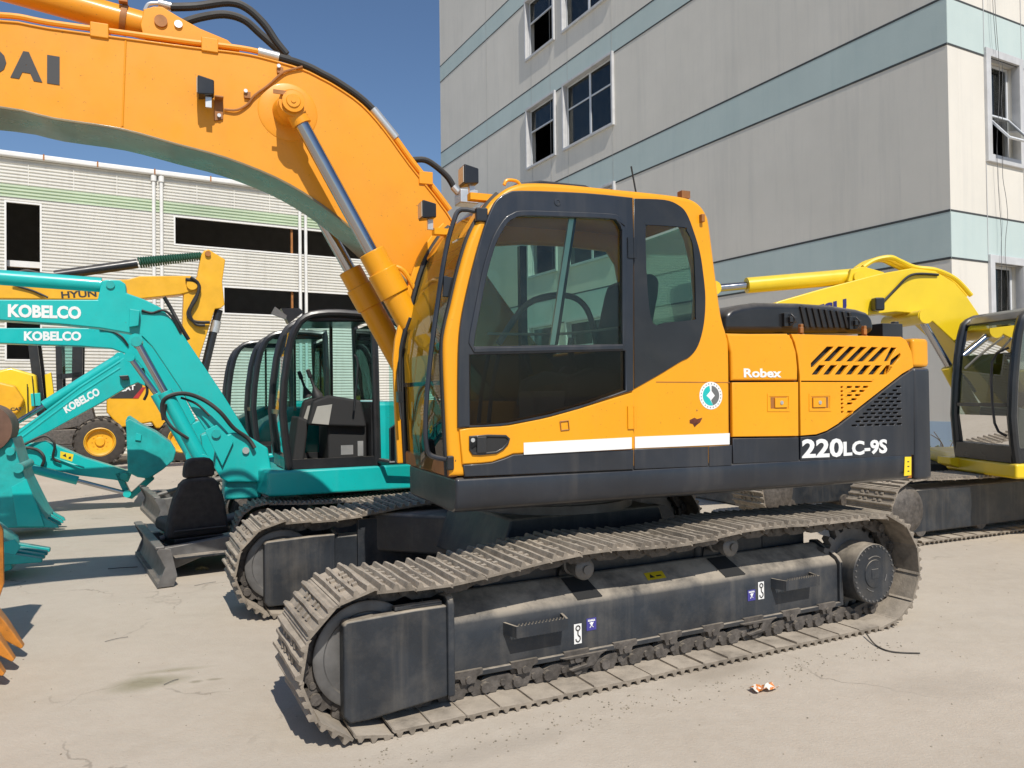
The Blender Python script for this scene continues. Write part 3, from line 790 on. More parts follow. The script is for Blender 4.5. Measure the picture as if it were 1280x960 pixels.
mb.add([(c_-0.045, -1.21, 0.5265), (c_-0.005, -1.21, 0.5265), (c_-0.025, -1.18, 0.543)], [(0, 1, 2)]); mb.add([(c_+0.01, -1.205, 0.529), (c_+0.05, -1.205, 0.529), (c_+0.05, -1.195, 0.5345), (c_+0.01, -1.195, 0.5345)], [(0, 1, 2, 3)]); mb.build('label_print', 'text_dark', s)

# centre frame and slew ring
mb = MB()
mb.prism([(-0.75, 0.50), (0.75, 0.50), (0.62, 0.86), (-0.62, 0.86)], -0.55, 0.55)
mb.build('centre_frame', 'slate_dusty', EX, bevel=0.02)
for sx in (-1, 1):
    for sy in (-1, 1):
        mb = MB()
        a = [(0.25*sx, 0.50*sy), (0.62*sx, 0.50*sy), (1.15*sx, 1.06*sy), (0.55*sx, 1.06*sy)]
        if sx*sy < 0: a = a[::-1]
        mb.prism_up(a, 0.42, 0.74); mb.build('frame_leg', 'slate_dusty', EX, bevel=0.03)
mb = MB(); mb.lathe((0, 0, 0.86), (0, 0, 1), [(0, 0.62), (0.06, 0.62), (0.06, 0.58), (0.16, 0.58), (0.16, 0.64), (0.20, 0.64)], 48); mb.build('slew_ring', 'steel', EX)

# ---------------------------------------------------------------- upper works
W = -1.37
# skirt: rounded-bottom body all round
mb = MB()
sk = [(-1.37, 1.245), (-1.378, 1.20), (-1.375, 1.12), (-1.345, 1.065), (-1.29, 1.045), (1.29, 1.045), (1.345, 1.065), (1.375, 1.12), (1.37, 1.245)]
sk2 = [(-1.37, 1.245), (-1.378, 1.20), (-1.375, 1.12), (-1.345, 1.065), (-1.29, 1.045), (-0.42, 1.045), (-0.38, 1.065), (-0.38, 1.245)]
mb.prism_x(sk2, -1.225, 2.235)
skirt = mb.build('skirt', 'slate', EX, bevel=0.02, seg=3, rotz=UR, ang=50)
mb = MB(); mb.prism_x([(-0.375, 1.243), (-0.375, 1.06), (1.29, 1.045), (1.345, 1.065), (1.375, 1.12), (1.37, 1.243)], -0.62, 2.233); mb.build('far_skirt', 'slate', EX, bevel=0.01, rotz=UR)
q = [(2.150,1.221),(2.213,1.219),(2.209,1.087),(2.138,1.085)]
dec = plate('warning_strip', [q], -1.3815, -1.378, 'yellow_decal', skirt, bev=0.0005)
for k in range(3):
    uu = (q[0][0]+q[1][0])/2; zz = q[3][1] + (q[0][1]-q[3][1])*(0.25+0.25*k)
    mb = MB(); mb.box(uu-0.010, uu+0.008, -1.3825, -1.3815, zz-0.006, zz+0.002); mb.build('print', 'text_dark', dec)
# inner body behind the panels
mb = MB(); mb.box(0.62, 2.22, -1.335, 1.33, 1.25, 2.05); mb.build('engine_bay', 'dark', EX, bevel=0.02, rotz=UR)
mb = MB(); mb.box(0.66, 2.22, -1.30, 1.33, 2.05, 2.085); mb.build('hood_deck', 'orange', EX, bevel=0.02, rotz=UR)
mb = MB(); mb.box(-0.45, 0.62, 0.42, 1.33, 1.25, 1.95); mb.build('fuel_tank_body', 'orange', EX, bevel=0.04, seg=3, rotz=UR)
mb = MB(); mb.box(-0.9, 0.62, -0.33, 0.40, 1.15, 1.30); mb.build('deck', 'slate_dusty', EX, rotz=UR)
mb = MB(); mb.box(0.15, 0.62, -0.33, 0.40, 1.30, 2.0); mb.build('valve_cover', 'dark', EX, bevel=0.02, rotz=UR)

# ---- cab side
outline = [(-1.260,1.255),(-1.274,1.588),(-1.284,1.939),(-1.269,2.070),(-1.235,2.203),(-1.196,2.360),(-1.152,2.509),(-1.113,2.609),(-1.065,2.694),(-1.006,2.780),(-0.942,2.844),(-0.868,2.892),(-0.768,2.920),(-0.564,2.934),(-0.243,2.936),(0.096,2.937),(0.272,2.933),(0.368,2.921),(0.435,2.886),(0.477,2.833),(0.500,2.763),(0.543,2.443),(0.582,2.188),(0.624,2.060),(0.637,1.963),(0.632,1.546),(0.632,1.228)]
door_hole = [(-1.126,1.540),(-1.121,1.940),(-1.086,2.119),(-1.045,2.345),(-0.980,2.574),(-0.920,2.678),(-0.821,2.731),(-0.408,2.763),(-0.146,2.765),(-0.137,2.629),(-0.146,1.732),(-0.467,1.636),(-0.726,1.581),(-0.959,1.545)]
rear_hole = [(-0.004,2.825),(0.211,2.827),(0.281,2.767),(0.333,2.660),(0.378,2.486),(0.393,2.299),(0.378,2.147),(0.315,2.005),(0.195,1.923),(-0.015,1.824)]
shell = plate('cab_side', [smooth_path(outline[:26], 3) + [outline[26]], door_hole, rear_hole], W, W+0.07, 'orange', EX, bev=0.028, rotz=UR, res=4)
# roof
top = [(a, b) for a, b in outline[7:20]]
mb = MB(); ribbon(mb, top, 0.055, -1.345, -0.40, side=-1); mb.build('cab_roof', 'orange', EX, bevel=0.02, seg=3, rotz=UR)
mb = MB(); rear = outline[19:27]; ribbon(mb, rear, 0.05, -1.345, -0.40, side=-1)
# far side and back of the cab, with their windows
far_hole = [(a+0.02, b) for a, b in [(-1.148,1.674),(-1.120,2.029),(-1.045,2.345),(-0.970,2.592),(-0.846,2.711),(-0.408,2.763),(-0.079,2.770),(0.269,2.756),(0.339,2.660),(0.372,2.485),(0.372,1.804),(0.356,1.628)]]
plate('cab_far_side', [outline, far_hole], -0.44, -0.37, 'orange', EX, bev=0.028, rotz=UR, res=3)
zc = [p[1] for p in outline]
mb = MB(); mb.box(0.50, 0.60, -1.34, -0.40, 1.26, 1.85); mb.build('cab_back', 'orange', EX, rotz=UR)
mb = MB(); mb.box(0.46, 0.475, -1.34, -0.40, 1.85, 2.80); mb.build('rear_window', 'glass', EX, rotz=UR)
mb = MB(); mb.box(-1.22, 0.52, -1.33, -0.42, 1.25, 1.285); mb.build('cab_floor', 'rubber', EX, rotz=UR)
plate('far_window', [[(a, b) for a, b in far_hole]], -0.408, -0.402, 'glass', EX, bev=0.001, rotz=UR)
mb = MB(); ub = far_hole[0][0]; mb.box(-0.42, -0.37, -0.43, -0.38, 1.7, 2.75); mb.build('far_pillar', 'slate', EX, rotz=UR)

# ---- windscreen: pillars, glass, seals, wiper
fe = outline[0:11]                       # front edge, foot to brow
def fpt(i, v, du=0.0): return (fe[i][0]+du, v, fe[i][1])
mb = MB()
for i in range(len(fe)-1):
    a, b = fe[i], fe[i+1]
    mb.add([(a[0]+0.012, -1.33, a[1]), (a[0]-0.012, -0.87, a[1]), (a[0]+0.012, -0.41, a[1]), (b[0]+0.012, -1.33, b[1]), (b[0]-0.012, -0.87, b[1]), (b[0]+0.012, -0.41, b[1])], [(0, 1, 4, 3), (1, 2, 5, 4)])
ws = mb.build('windscreen', 'glass', EX, rotz=UR)
for v in (-1.325, -0.425):
    mb = MB(); mb.tube([(p[0]+0.004, v, p[1]) for p in fe], 0.020, 8, 2); mb.build('screen_seal', 'rubber', ws)
mb = MB(); mb.box(fe[1][0]-0.0, fe[1][0]+0.035, -1.32, -0.43, 1.76, 1.785); mb.build('screen_divider', 'slate', ws)
mb = MB(); mb.box(fe[0][0]-0.004, fe[0][0]+0.06, -1.36, -0.38, 1.25, 1.34); mb.build('screen_sill', 'rust_paint', EX, bevel=0.015, rotz=UR)
mb = MB(); ribbon(mb, fe, 0.05, -0.415, -0.375, side=1); mb.build('far_pillar', 'orange', EX, bevel=0.01, rotz=UR)
mb = MB(); mb.tube([(-1.31, -0.50, 1.70), (-1.315, -0.55, 2.0), (-1.27, -0.62, 2.20)], 0.010, 6, 3); mb.box(-1.33, -1.30, -0.53, -0.47, 1.66, 1.73); mb.build('wiper', 'black', EX, rotz=UR)
mb = MB(); mb.tube([(-1.315, -0.54, 1.55), (-1.325, -0.50, 1.80), (-1.30, -0.47, 1.98)], 0.008, 6, 3); mb.build('wiper_blade', 'rubber', EX, rotz=UR)
# grab rail in front of the screen
rail = [(-1.03, -1.36, 2.70), (-1.10, -1.37, 2.735), (-1.17, -1.32, 2.70)]
pts = [(-1.149,2.748),(-1.202,2.662),(-1.251,2.479),(-1.296,2.209),(-1.336,1.942),(-1.361,1.721),(-1.372,1.567),(-1.369,1.434),(-1.338,1.367),(-1.217,1.340)]
mb = MB(); P = [(-1.02, -1.365, 2.715)] + [(a, -1.30, b) for a, b in pts[:-1]] + [(pts[-1][0], -1.36, pts[-1][1])]
mb.tube(P, 0.014, 10, 4)
gr = mb.build('grab_rail', 'slate', EX, rotz=UR)
mb = MB(); mb.box(-1.09, -1.02, -1.385, -1.345, 2.67, 2.75); mb.build('rail_clamp', 'black', gr, bevel=0.01)
mb = MB(); mb.box(-1.275, -1.235, -1.385, -1.355, 1.29, 1.37); mb.build('rail_clamp', 'black', gr, bevel=0.01)
q = [(-1.262,2.367),(-1.191,2.357),(-1.197,2.244),(-1.268,2.251)]
mb = MB(); mb.prism(q, -1.315, -1.295); mb.build('mirror_bracket', 'black', gr, bevel=0.004)

# ---- door: slate frame with two panes, yellow lower skin
d_out = [(-1.215,1.521),(-1.212,1.763),(-1.205,1.975),(-1.190,2.108),(-1.165,2.228),(-1.125,2.385),(-1.081,2.536),(-1.036,2.669),(-0.992,2.767),(-0.957,2.811),(-0.908,2.843),(-0.819,2.864),(-0.406,2.887),(-0.082,2.887),(-0.081,2.633),(-0.096,1.717),(-0.382,1.644),(-0.655,1.579),(-0.911,1.537),(-1.079,1.526)]
d_up = [(-1.121,1.967),(-1.111,2.043),(-1.080,2.186),(-1.045,2.345),(-1.010,2.468),(-0.970,2.574),(-0.910,2.669),(-0.866,2.700),(-0.811,2.718),(-0.566,2.732),(-0.246,2.745),(-0.197,2.732),(-0.169,2.690),(-0.165,2.627),(-0.173,1.993)]
d_lo = [(-1.143,1.922),(-0.151,1.955),(-0.152,1.718),(-0.473,1.622),(-0.726,1.567),(-0.964,1.534),(-1.145,1.532)]
door = plate('door', [smooth_path(d_out[:14], 3) + d_out[14:], smooth_path(d_up, 3), d_lo], W-0.022, W+0.012, 'slate', EX, bev=0.007, rotz=UR, res=3)
# raised rib round the upper pane
def grow(L, d):
    cx = sum(p[0] for p in L)/len(L); cz = sum(p[1] for p in L)/len(L); out = []
    n = len(L)
    for i in range(n):
        a, b, c = L[i-1], L[i], L[(i+1) % n]
        dx, dz = c[0]-a[0], c[1]-a[1]; l = math.hypot(dx, dz) or 1
        nx_, nz_ = dz/l, -dx/l
        if nx_*(b[0]-cx) + nz_*(b[1]-cz) < 0: nx_, nz_ = -nx_, -nz_
        out.append((b[0]+nx_*d, b[1]+nz_*d))
    return out
d_ups = smooth_path(d_up, 3)
plate('pane_rib', [grow(d_ups, 0.030), grow(d_ups, -0.002)], W-0.030, W-0.016, 'slate', door, bev=0.005, res=3)
plate('upper_pane', [grow(d_ups, 0.006)], W-0.004, W+0.002, 'glass', door, bev=0.0005)
plate('lower_pane', [grow(d_lo, 0.006)], W-0.004, W+0.002, 'glass_dark', door, bev=0.0005)
q = [(-0.504,2.734),(-0.472,2.737),(-0.609,1.988),(-0.640,1.987)]
mb = MB(); mb.prism(q, W+0.004, W+0.02); mb.build('pane_divider', 'silver', door)
q = [(-0.471,2.737),(-0.456,2.738),(-0.588,1.988),(-0.607,1.988)]
mb = MB(); mb.prism(q, W+0.003, W+0.018); mb.build('pane_divider', 'rubber', door)
q = [(-1.116,1.962),(-0.170,1.988),(-0.170,1.964),(-1.121,1.936)]
mb = MB(); mb.prism(q, W-0.034, W-0.018); mb.build('door_rail', 'slate', door, bevel=0.004)
skin = plate('lower_door_skin', [[(-1.206,1.512),(-1.145,1.521),(-0.911,1.528),(-0.655,1.570),(-0.382,1.635),(-0.094,1.708),(-0.096,1.364),(-0.814,1.368),(-0.888,1.367),(-0.947,1.347),(-1.015,1.327),(-1.082,1.323),(-1.190,1.322)]], W-0.020, W+0.01, 'orange', EX, bev=0.008, rotz=UR, res=3)
low = plate('lower_door_band', [[(-1.185,1.317),(-1.082,1.319),(-1.015,1.323),(-0.942,1.342),(-0.883,1.362),(-0.097,1.359),(-0.099,1.240),(-1.176,1.251)]], W-0.014, W+0.01, 'slate', EX, bev=0.006, rotz=UR)
plate('reflective_stripe', [[(-0.825,1.427),(-0.116,1.435),(-0.117,1.366),(-0.825,1.359)]], W-0.0235, W-0.0195, 'white', EX, bev=0.001, rotz=UR)
plate('reflective_stripe', [[(-0.084,1.436),(0.620,1.437),(0.618,1.365),(-0.085,1.366)]], W-0.0065, W-0.001, 'white', EX, bev=0.001, rotz=UR)
plate('rear_cab_band', [[(-0.090,1.361),(0.453,1.358),(0.451,1.234),(-0.092,1.240)]], W-0.008, W+0.01, 'slate', EX, bev=0.004, rotz=UR)
plate('rear_cab_band', [[(0.458,1.358),(0.635,1.359),(0.632,1.231),(0.456,1.231)]], W-0.008, W+0.01, 'slate', EX, bev=0.004, rotz=UR)
# handle pocket
hp = [(-1.153,1.476),(-1.040,1.481),(-0.934,1.475),(-0.910,1.454),(-0.920,1.423),(-0.950,1.393),(-0.993,1.372),(-1.088,1.367),(-1.135,1.371),(-1.154,1.401)]
hd = plate('door_handle', [hp, grow(hp, -0.014)], W-0.032, W-0.0205, 'black', skin, bev=0.004)
plate('handle_pocket', [grow(hp, -0.012)], W-0.0235, W-0.0203, 'dark', skin, bev=0.0003)
q = [(-1.111,1.470),(-1.054,1.470),(-1.055,1.379),(-1.112,1.379)]
mb = MB(); mb.prism(q, W-0.040, W-0.0237); mb.build('handle_grip', 'black', skin, bevel=0.005)
q = ([(-1.134,1.453)])[0]; mb = MB(); mb.cyl((q[0], W-0.036, q[1]), (q[0], W-0.024, q[1]), 0.012, n=12); mb.build('key_lock', 'silver', skin)
q = [(-0.594,1.541),(-0.542,1.545),(-0.537,1.493),(-0.589,1.490)]
mb = MB(); mb.tube([(a, W-0.024, b) for a, b in q + q[:1]], 0.004, 6, 1); mb.build('door_catch', 'rust_paint', skin)
q = ([(-0.591,2.815)])[0]; mb = MB(); mb.lathe((q[0], W-0.020, q[1]), (0, -1, 0), [(0, 0.022), (0.006, 0.022), (0.007, 0.012), (0.004, 0.010)], 20); mb.build('door_stud', 'slate', door)
for ya, yb in ((297, 323), (508, 536)):
    q = [([(-0.115,2.641)])[0], ([(-0.084,2.517)])[0]] if ya == 297 else [([(-0.132,1.621)])[0], ([(-0.101,1.486)])[0]]
    mb = MB(); mb.box(q[0][0]-0.012, q[1][0], W-0.030, W-0.021, q[1][1], q[0][1]); mb.cyl((q[1][0]+0.004, W-0.026, q[1][1]), (q[1][0]+0.004, W-0.026, q[0][1]), 0.011, n=10)
    mb.build('door_hinge', 'black' if ya == 297 else 'orange', EX, rotz=UR)
# rear quarter glass
rg = [(-0.068,2.886),(0.153,2.897),(0.259,2.871),(0.318,2.821),(0.370,2.708),(0.411,2.589),(0.433,2.463),(0.448,2.301),(0.433,2.133),(0.387,1.996),(0.320,1.924),(0.253,1.894),(0.088,1.809),(-0.085,1.727)]
ri = [(0.011,2.718),(0.029,2.734),(0.293,2.738),(0.316,2.719),(0.357,2.641),(0.372,2.485),(0.373,2.197),(0.354,2.156),(0.140,2.131),(0.081,2.115),(0.036,2.173),(0.012,2.442)]
q1 = plate('quarter_window', [smooth_path(rg, 4), smooth_loop(ri, 3)], W-0.008, W+0.004, 'black', EX, bev=0.002, rotz=UR)
plate('quarter_pane', [grow(ri, 0.004)], W-0.003, W+0.002, 'glass', q1, bev=0.0005)
# roof furniture
mb = MB(); q = [(-0.825,2.996),(-0.588,3.070),(-0.331,3.099),(0.052,3.120)]
mb.prism([(-0.84, 2.90), (-0.76, 2.965), (-0.60, 2.995), (-0.30, 2.995), (-0.22, 2.97), (-0.20, 2.91)], -1.20, -0.62); mb.build('roof_hatch', 'black', EX, bevel=0.015, seg=3, rotz=UR)
q = ([(-0.818,2.946)])[0]; mb = MB(); mb.tube([(q[0]-0.05, -1.25, q[1]-0.02), (q[0]-0.03, -1.25, q[1]+0.010), (q[0]+0.03, -1.25, q[1]+0.010), (q[0]+0.06, -1.25, q[1]-0.02)], 0.010, 8, 4); mb.build('lifting_eye', 'orange', EX, rotz=UR)
q = [(0.195,3.032),(0.148,3.210)]; mb = MB(); mb.tube([(q[0][0], -1.0, q[0][1]-0.06), (q[1][0], -1.0, q[1][1])], 0.006, 6, 1); mb.build('antenna', 'rubber', EX, rotz=UR)
q = [(0.361,2.992),(0.436,3.020)]; mb = MB(); mb.box(q[0][0]+0.01, q[1][0], -1.25, -1.2, q[0][1]-0.03, q[1][1]-0.012); mb.build('roof_bracket', 'rust_paint', EX, rotz=UR)
q = ([(0.426,2.806)])[0]; mb = MB(); mb.box(q[0]-0.012, q[0]+0.012, -1.40, -1.36, q[1]-0.03, q[1]+0.02); mb.build('cab_lug', 'rust_paint', EX, bevel=0.004, rotz=UR)
def work_lamp(u, v, z, s=1.0, rz=0.0, name='work_lamp', parent=None):
    mb = MB()
    mb.add([(-0.05*s, -0.055*s, -0.06*s), (-0.05*s, 0.055*s, -0.06*s), (-0.05*s, 0.055*s, 0.06*s), (-0.05*s, -0.055*s, 0.06*s),
            (0.045*s, -0.04*s, -0.045*s), (0.045*s, 0.04*s, -0.045*s), (0.045*s, 0.04*s, 0.045*s), (0.045*s, -0.04*s, 0.045*s)],
           [(0,1,2,3),(7,6,5,4),(0,4,5,1),(1,5,6,2),(2,6,7,3),(3,7,4,0)])
    o = mb.build(name, 'black', EX if parent is None else parent, bevel=0.008*s, seg=2)
    a = UR if parent is None else 0
    o.location = (u*math.cos(a) - v*math.sin(a), u*math.sin(a) + v*math.cos(a), z); o.rotation_euler = (0, 0, a + rz)
    mb = MB(); mb.box(-0.056*s, -0.0505*s, -0.045*s, 0.045*s, -0.048*s, 0.048*s); mb.build('lens', 'lens', o, bevel=0.002)
    mb = MB(); mb.box(-0.005*s, 0.03*s, -0.012*s, 0.012*s, -0.12*s, -0.055*s); mb.build('lamp_stem', 'silver', o)
    return o
q = ([(-1.028,2.999)])[0]; work_lamp(q[0], -1.10, q[1])
q = ([(-1.145,2.893)])[0]; work_lamp(q[0], -0.62, q[1])
mb = MB(); q = ([(-1.014,2.909)])[0]; mb.box(q[0]-0.02, q[0]+0.12, -1.13, -1.07, q[1]-0.05, q[1]-0.01); mb.build('lamp_bracket', 'orange', EX, rotz=UR)
mb = MB(); q = ([(-1.092,2.803)])[0]; mb.box(q[0]-0.02, q[0]+0.14, -0.65, -0.59, q[1]-0.06, q[1]-0.02); mb.build('lamp_bracket', 'orange', EX, rotz=UR)

# ---- inside the cab
seat_b = smooth_loop([(0.06, 1.75), (0.13, 1.78), (0.28, 2.35), (0.26, 2.47), (0.18, 2.47), (0.12, 2.38), (0.03, 1.95)], 3)
mb = MB(); mb.prism(seat_b, -1.10, -0.66); mb.build('operator_seat', 'seatcloth', EX, bevel=0.05, seg=3, rotz=UR)
mb = MB(); mb.prism(smooth_loop([(-0.42, 1.62), (-0.38, 1.76), (0.10, 1.76), (0.12, 1.64)], 3), -1.12, -0.64); mb.build('seat_cushion', 'seatcloth', EX, bevel=0.04, seg=3, rotz=UR)
mb = MB(); mb.box(-0.35, 0.10, -1.05, -0.72, 1.285, 1.62); mb.build('seat_pedestal', 'dark', EX, bevel=0.02, rotz=UR)
for v in (-1.27, -0.60):
    mb = MB(); mb.prism([(-0.50, 1.62), (-0.46, 1.80), (-0.30, 1.86), (0.20, 1.80), (0.22, 1.60)], v, v+0.12); cs = mb.build('console', 'console', EX, bevel=0.03, seg=3, rotz=UR)
    mb = MB(); mb.tube([(-0.40, v+0.06, 1.84), (-0.43, v+0.06, 1.97), (-0.42, v+0.06, 2.04)], 0.020, 8, 3); mb.build('joystick', 'black', cs)
mb = MB(); mb.tube([(-0.9, -0.98, 1.29), (-0.86, -0.98, 1.7), (-0.80, -0.98, 1.98)], 0.014, 8, 3); mb.build('travel_lever', 'black', EX, rotz=UR)
mb = MB(); mb.tube([(-0.9, -0.80, 1.29), (-0.86, -0.80, 1.7), (-0.80, -0.80, 1.98)], 0.014, 8, 3); mb.build('travel_lever', 'black', EX, rotz=UR)
mb = MB(); mb.prism([(-0.98, 1.95), (-0.90, 1.93), (-0.82, 2.16), (-0.90, 2.18)], -0.62, -0.48); mb.build('monitor', 'black', EX, bevel=0.01, rotz=UR)
mb = MB(); mb.tube([(-0.62, -0.50, 2.05), (-0.40, -0.50, 2.33), (-0.12, -0.52, 2.40), (0.05, -0.54, 2.30), (0.12, -0.56, 2.0)], 0.022, 8, 5); mb.build('cab_hose', 'console', EX, rotz=UR)
mb = MB(); mb.box(-0.70, -0.45, -1.24, -1.02, 1.50, 1.72); mb.build('storage_box', 'beige', EX, bevel=0.02, rotz=UR)
mb = MB(); mb.box(-0.62, -0.54, -1.262, -1.25, 1.52, 1.60); mb.build('red_tag', 'red', EX, rotz=UR)
mb = MB(); mb.tube([(-1.0, -1.30, 2.05), (-0.5, -1.30, 2.06), (0.05, -1.30, 2.13)], 0.008, 6, 3); mb.build('inner_rail', 'steel', EX, rotz=UR)

# ---- engine side panels
p1 = plate('side_panel', [[(0.611,2.073),(1.108,2.085),(1.148,2.048),(1.180,1.963),(1.191,1.856),(1.189,1.773),(0.646,1.775),(0.644,1.958)]], W-0.004, W+0.03, 'orange', EX, bev=0.014, rotz=UR, res=3)
p1b = plate('side_panel', [[(0.649,1.762),(1.193,1.762),(1.188,1.400),(0.645,1.412)]], W-0.004, W+0.03, 'orange', EX, bev=0.006, rotz=UR)
plate('side_panel', [[(0.645,1.402),(1.188,1.390),(1.188,1.232),(0.645,1.238)]], W-0.004, W+0.03, 'slate', EX, bev=0.006, rotz=UR)
# slotted door of the cooler
slots = [[(1.304, 1.86), (1.305, 1.889), (1.449, 2.002), (1.508, 2.003), (1.503, 1.992), (1.328, 1.862)], [(2.028, 1.88), (2.041, 1.915), (2.129, 1.965), (2.136, 1.954), (2.133, 1.938), (2.053, 1.869)]]
for i in range(5): slots.append([(1.42+0.1005*i, 1.902), (1.482+0.1013*i, 1.9025), (1.61+0.1032*i, 2.003), (1.552+0.1025*i, 2.005)])
slots.append([(1.974, 1.905), (2.015, 1.905), (2.100, 2.002), (2.045, 2.004)])
for i in range(7): slots.append([(1.31+0.1022*i, 1.811), (1.369+0.103*i, 1.811), (1.434+0.1042*i, 1.8755), (1.377+0.1033*i, 1.8755)])
def chip(u, z, l=0.042, h=0.013):
    return [(u, z), (u+l, z), (u+l+0.004, z+h/2), (u+l, z+h), (u, z+h), (u-0.004, z+h/2)]
fine_y = []
for r in range(7):
    z = 1.718 - 0.0285*r; n = [4, 3, 3, 2, 2, 1, 1][r]
    fine_y.append(chip(1.568, z, 0.016))
    for k in range(n):
        u = 1.625 + 0.075*k - (0.035 if r % 2 else 0)
        if u < 1.605: continue
        if u + 0.05 < 1.872 - (1.728-z)*1.05: fine_y.append(chip(u, z))
fine_d = []
for r in range(13):
    z = 1.772 - 0.0268*r
    left = 2.142 - (1.80-z)*1.62 + 0.02
    k = 0
    while True:
        u = 2.088 - 0.071*k - (0.035 if r % 2 else 0); k += 1
        if u < left or u < 1.56: break
        fine_d.append(chip(u, z))
cool_y = [(1.138,2.083),(2.145,2.082),(2.199,2.054),(2.245,1.974),(2.262,1.864),(2.146,1.815),(1.534,1.472),(1.433,1.428),(1.341,1.406),(1.205,1.402),(1.207,1.802),(1.193,1.936),(1.168,2.027)]
seam = [(1.217,1.770),(1.859,1.765),(1.859,1.758),(1.217,1.762)]
pc = plate('cooler_door', [cool_y] + slots + fine_y + [seam], W-0.004, W+0.02, 'orange', EX, bev=0.004, rotz=UR, res=2)
cool_d = [(2.262,1.849),(2.249,1.231),(1.198,1.234),(1.205,1.392),(1.347,1.395),(1.443,1.419),(1.545,1.460),(2.153,1.800)]
plate('cooler_grille', [cool_d] + fine_d, W-0.004, W+0.02, 'slate', EX, bev=0.004, rotz=UR, res=2)
mb = MB(); q = ([(2.042,1.647)])[0]; mb.box(q[0]-0.03, q[0]+0.03, -1.337, -1.3355, q[1]-0.01, q[1]+0.012); mb.build('cooler_part', 'cat_yellow', EX, rotz=UR)
mb = MB()
for k in range(24):
    z = 1.42 + 0.016*k; mb.box(1.56, 2.18, -1.3385, -1.3355, z, z+0.006)
mb.build('cooler_fins', 'steel', EX, rotz=UR)
# latches
for lp in ([(0.929,1.687),(1.116,1.685),(1.113,1.565),(0.926,1.569)], [(1.281,1.683),(1.475,1.684),(1.472,1.561),(1.278,1.565)]):
    la = plate('latch', [lp, grow(lp, -0.022)], W-0.008, W-0.0045, 'orange', EX, bev=0.0015, rotz=UR)
    u0, u1 = lp[0][0], lp[1][0]; z0, z1 = lp[2][1], lp[0][1]
    right = u0 < 1.0
    plate('latch_recess', [rect(u0+0.026, u1-0.026, z0+0.024, z1-0.024)], W-0.0056, W-0.0045, 'rust_paint', la, bev=0.0003)
    ua, ub = (u0+0.055, u1-0.028) if right else (u0+0.028, u1-0.055)
    mb = MB(); mb.box(ua, ub, W-0.016, W-0.0058, z0+0.028, z1-0.028); mb.build('latch_paddle', 'orange', la, bevel=0.003)
    c = (ua+ub)/2; zc_ = (z0+z1)/2
    mb = MB(); mb.cyl((c, W-0.021, zc_), (c, W-0.0161, zc_), 0.013, n=14); mb.cyl((c, W-0.0225, zc_), (c, W-0.0205, zc_), 0.004, n=8); mb.build('keyhole', 'silver', la)
q = [(0.075,1.770),(0.630,1.765),(0.630,1.759),(0.075,1.764)]
plate('panel_crease', [q], W-0.0012, W-0.0004, 'rust_paint', EX, bev=0.0001, rotz=UR)
# round badge on the cab's rear skin
q = ([(0.482,1.679)])[0]; R_ = 0.088
def disc(name, u, z, r, v0, v1, mat, par, n=28, a0=0, a1=360):
    L = [(u + r*math.cos(math.radians(a0+(a1-a0)*i/n)), z + r*math.sin(math.radians(a0+(a1-a0)*i/n))) for i in range(n + (0 if a1-a0 == 360 else 1))]
    return plate(name, [L], v0, v1, mat, par, bev=0.0001)
bd = disc('round_badge', q[0], q[1], R_, W-0.0022, W-0.0005, 'white', EX); bd.rotation_euler = (0, 0, UR)
ring = [(q[0]+R_*0.72*math.cos(math.radians(a)), q[1]+R_*0.72*math.sin(math.radians(a))) for a in range(100, 285, 8)]
plate('badge_half', [ring + [(q[0]-0.01, q[1]-0.02), (q[0]-0.035, q[1]), (q[0]-0.005, q[1]+0.03)]], W-0.0030, W-0.0023, 'teal', bd, bev=0.0001)
ring = [(q[0]+R_*0.72*math.cos(math.radians(a)), q[1]+R_*0.72*math.sin(math.radians(a))) for a in range(-75, 88, 8)]
plate('badge_half', [ring + [(q[0]+0.005, q[1]+0.03), (q[0]+0.03, q[1]), (q[0], q[1]-0.03)]], W-0.0030, W-0.0023, 'console', bd, bev=0.0001)
for k in range(22):
    a = math.radians(200 + 16.4*k); c = (q[0]+R_*0.86*math.cos(a), q[1]+R_*0.86*math.sin(a))
    mb = MB(); mb.box(c[0]-0.003, c[0]+0.003, W-0.0030, W-0.0023, c[1]-0.004, c[1]+0.004); mb.build('badge_print', 'console', bd)
# torn, rusted dent
t = [(0.318,1.528),(0.355,1.542),(0.373,1.532),(0.415,1.541),(0.396,1.511),(0.372,1.497),(0.354,1.482),(0.342,1.502),(0.318,1.508)]
plate('rust_tear', [t], W-0.002, W-0.0003, surf('rust', (0.11, 0.025, 0.01), 0.8, vary=0.5, vscale=40), EX, bev=0.0002, rotz=UR)
q = ([(0.374,1.587)])[0]; disc('rust_spot', q[0], q[1], 0.006, W-0.001, W-0.0003, 'rust_paint', EX, n=9).rotation_euler = (0, 0, UR)
# lettering on the side
a = [(1.209,1.250),(1.572,1.245),(1.212,1.378)]
lettering('model_number', '220', a[0], a[1], a[2], W-0.0045, 'white', EX, bold=0.03, rotz=UR)
a = [(1.576,1.248),(1.983,1.253),(1.578,1.349)]
lettering('model_number', 'LC-9S', a[0], a[1], a[2], W-0.0045, 'white', EX, bold=0.035, rotz=UR)
a = [(0.739,1.793),(1.047,1.792),(0.740,1.852)]
lettering('series_name', 'Robex', a[0], a[1], a[2], W-0.0045, 'white', EX, bold=0.03, rotz=UR)

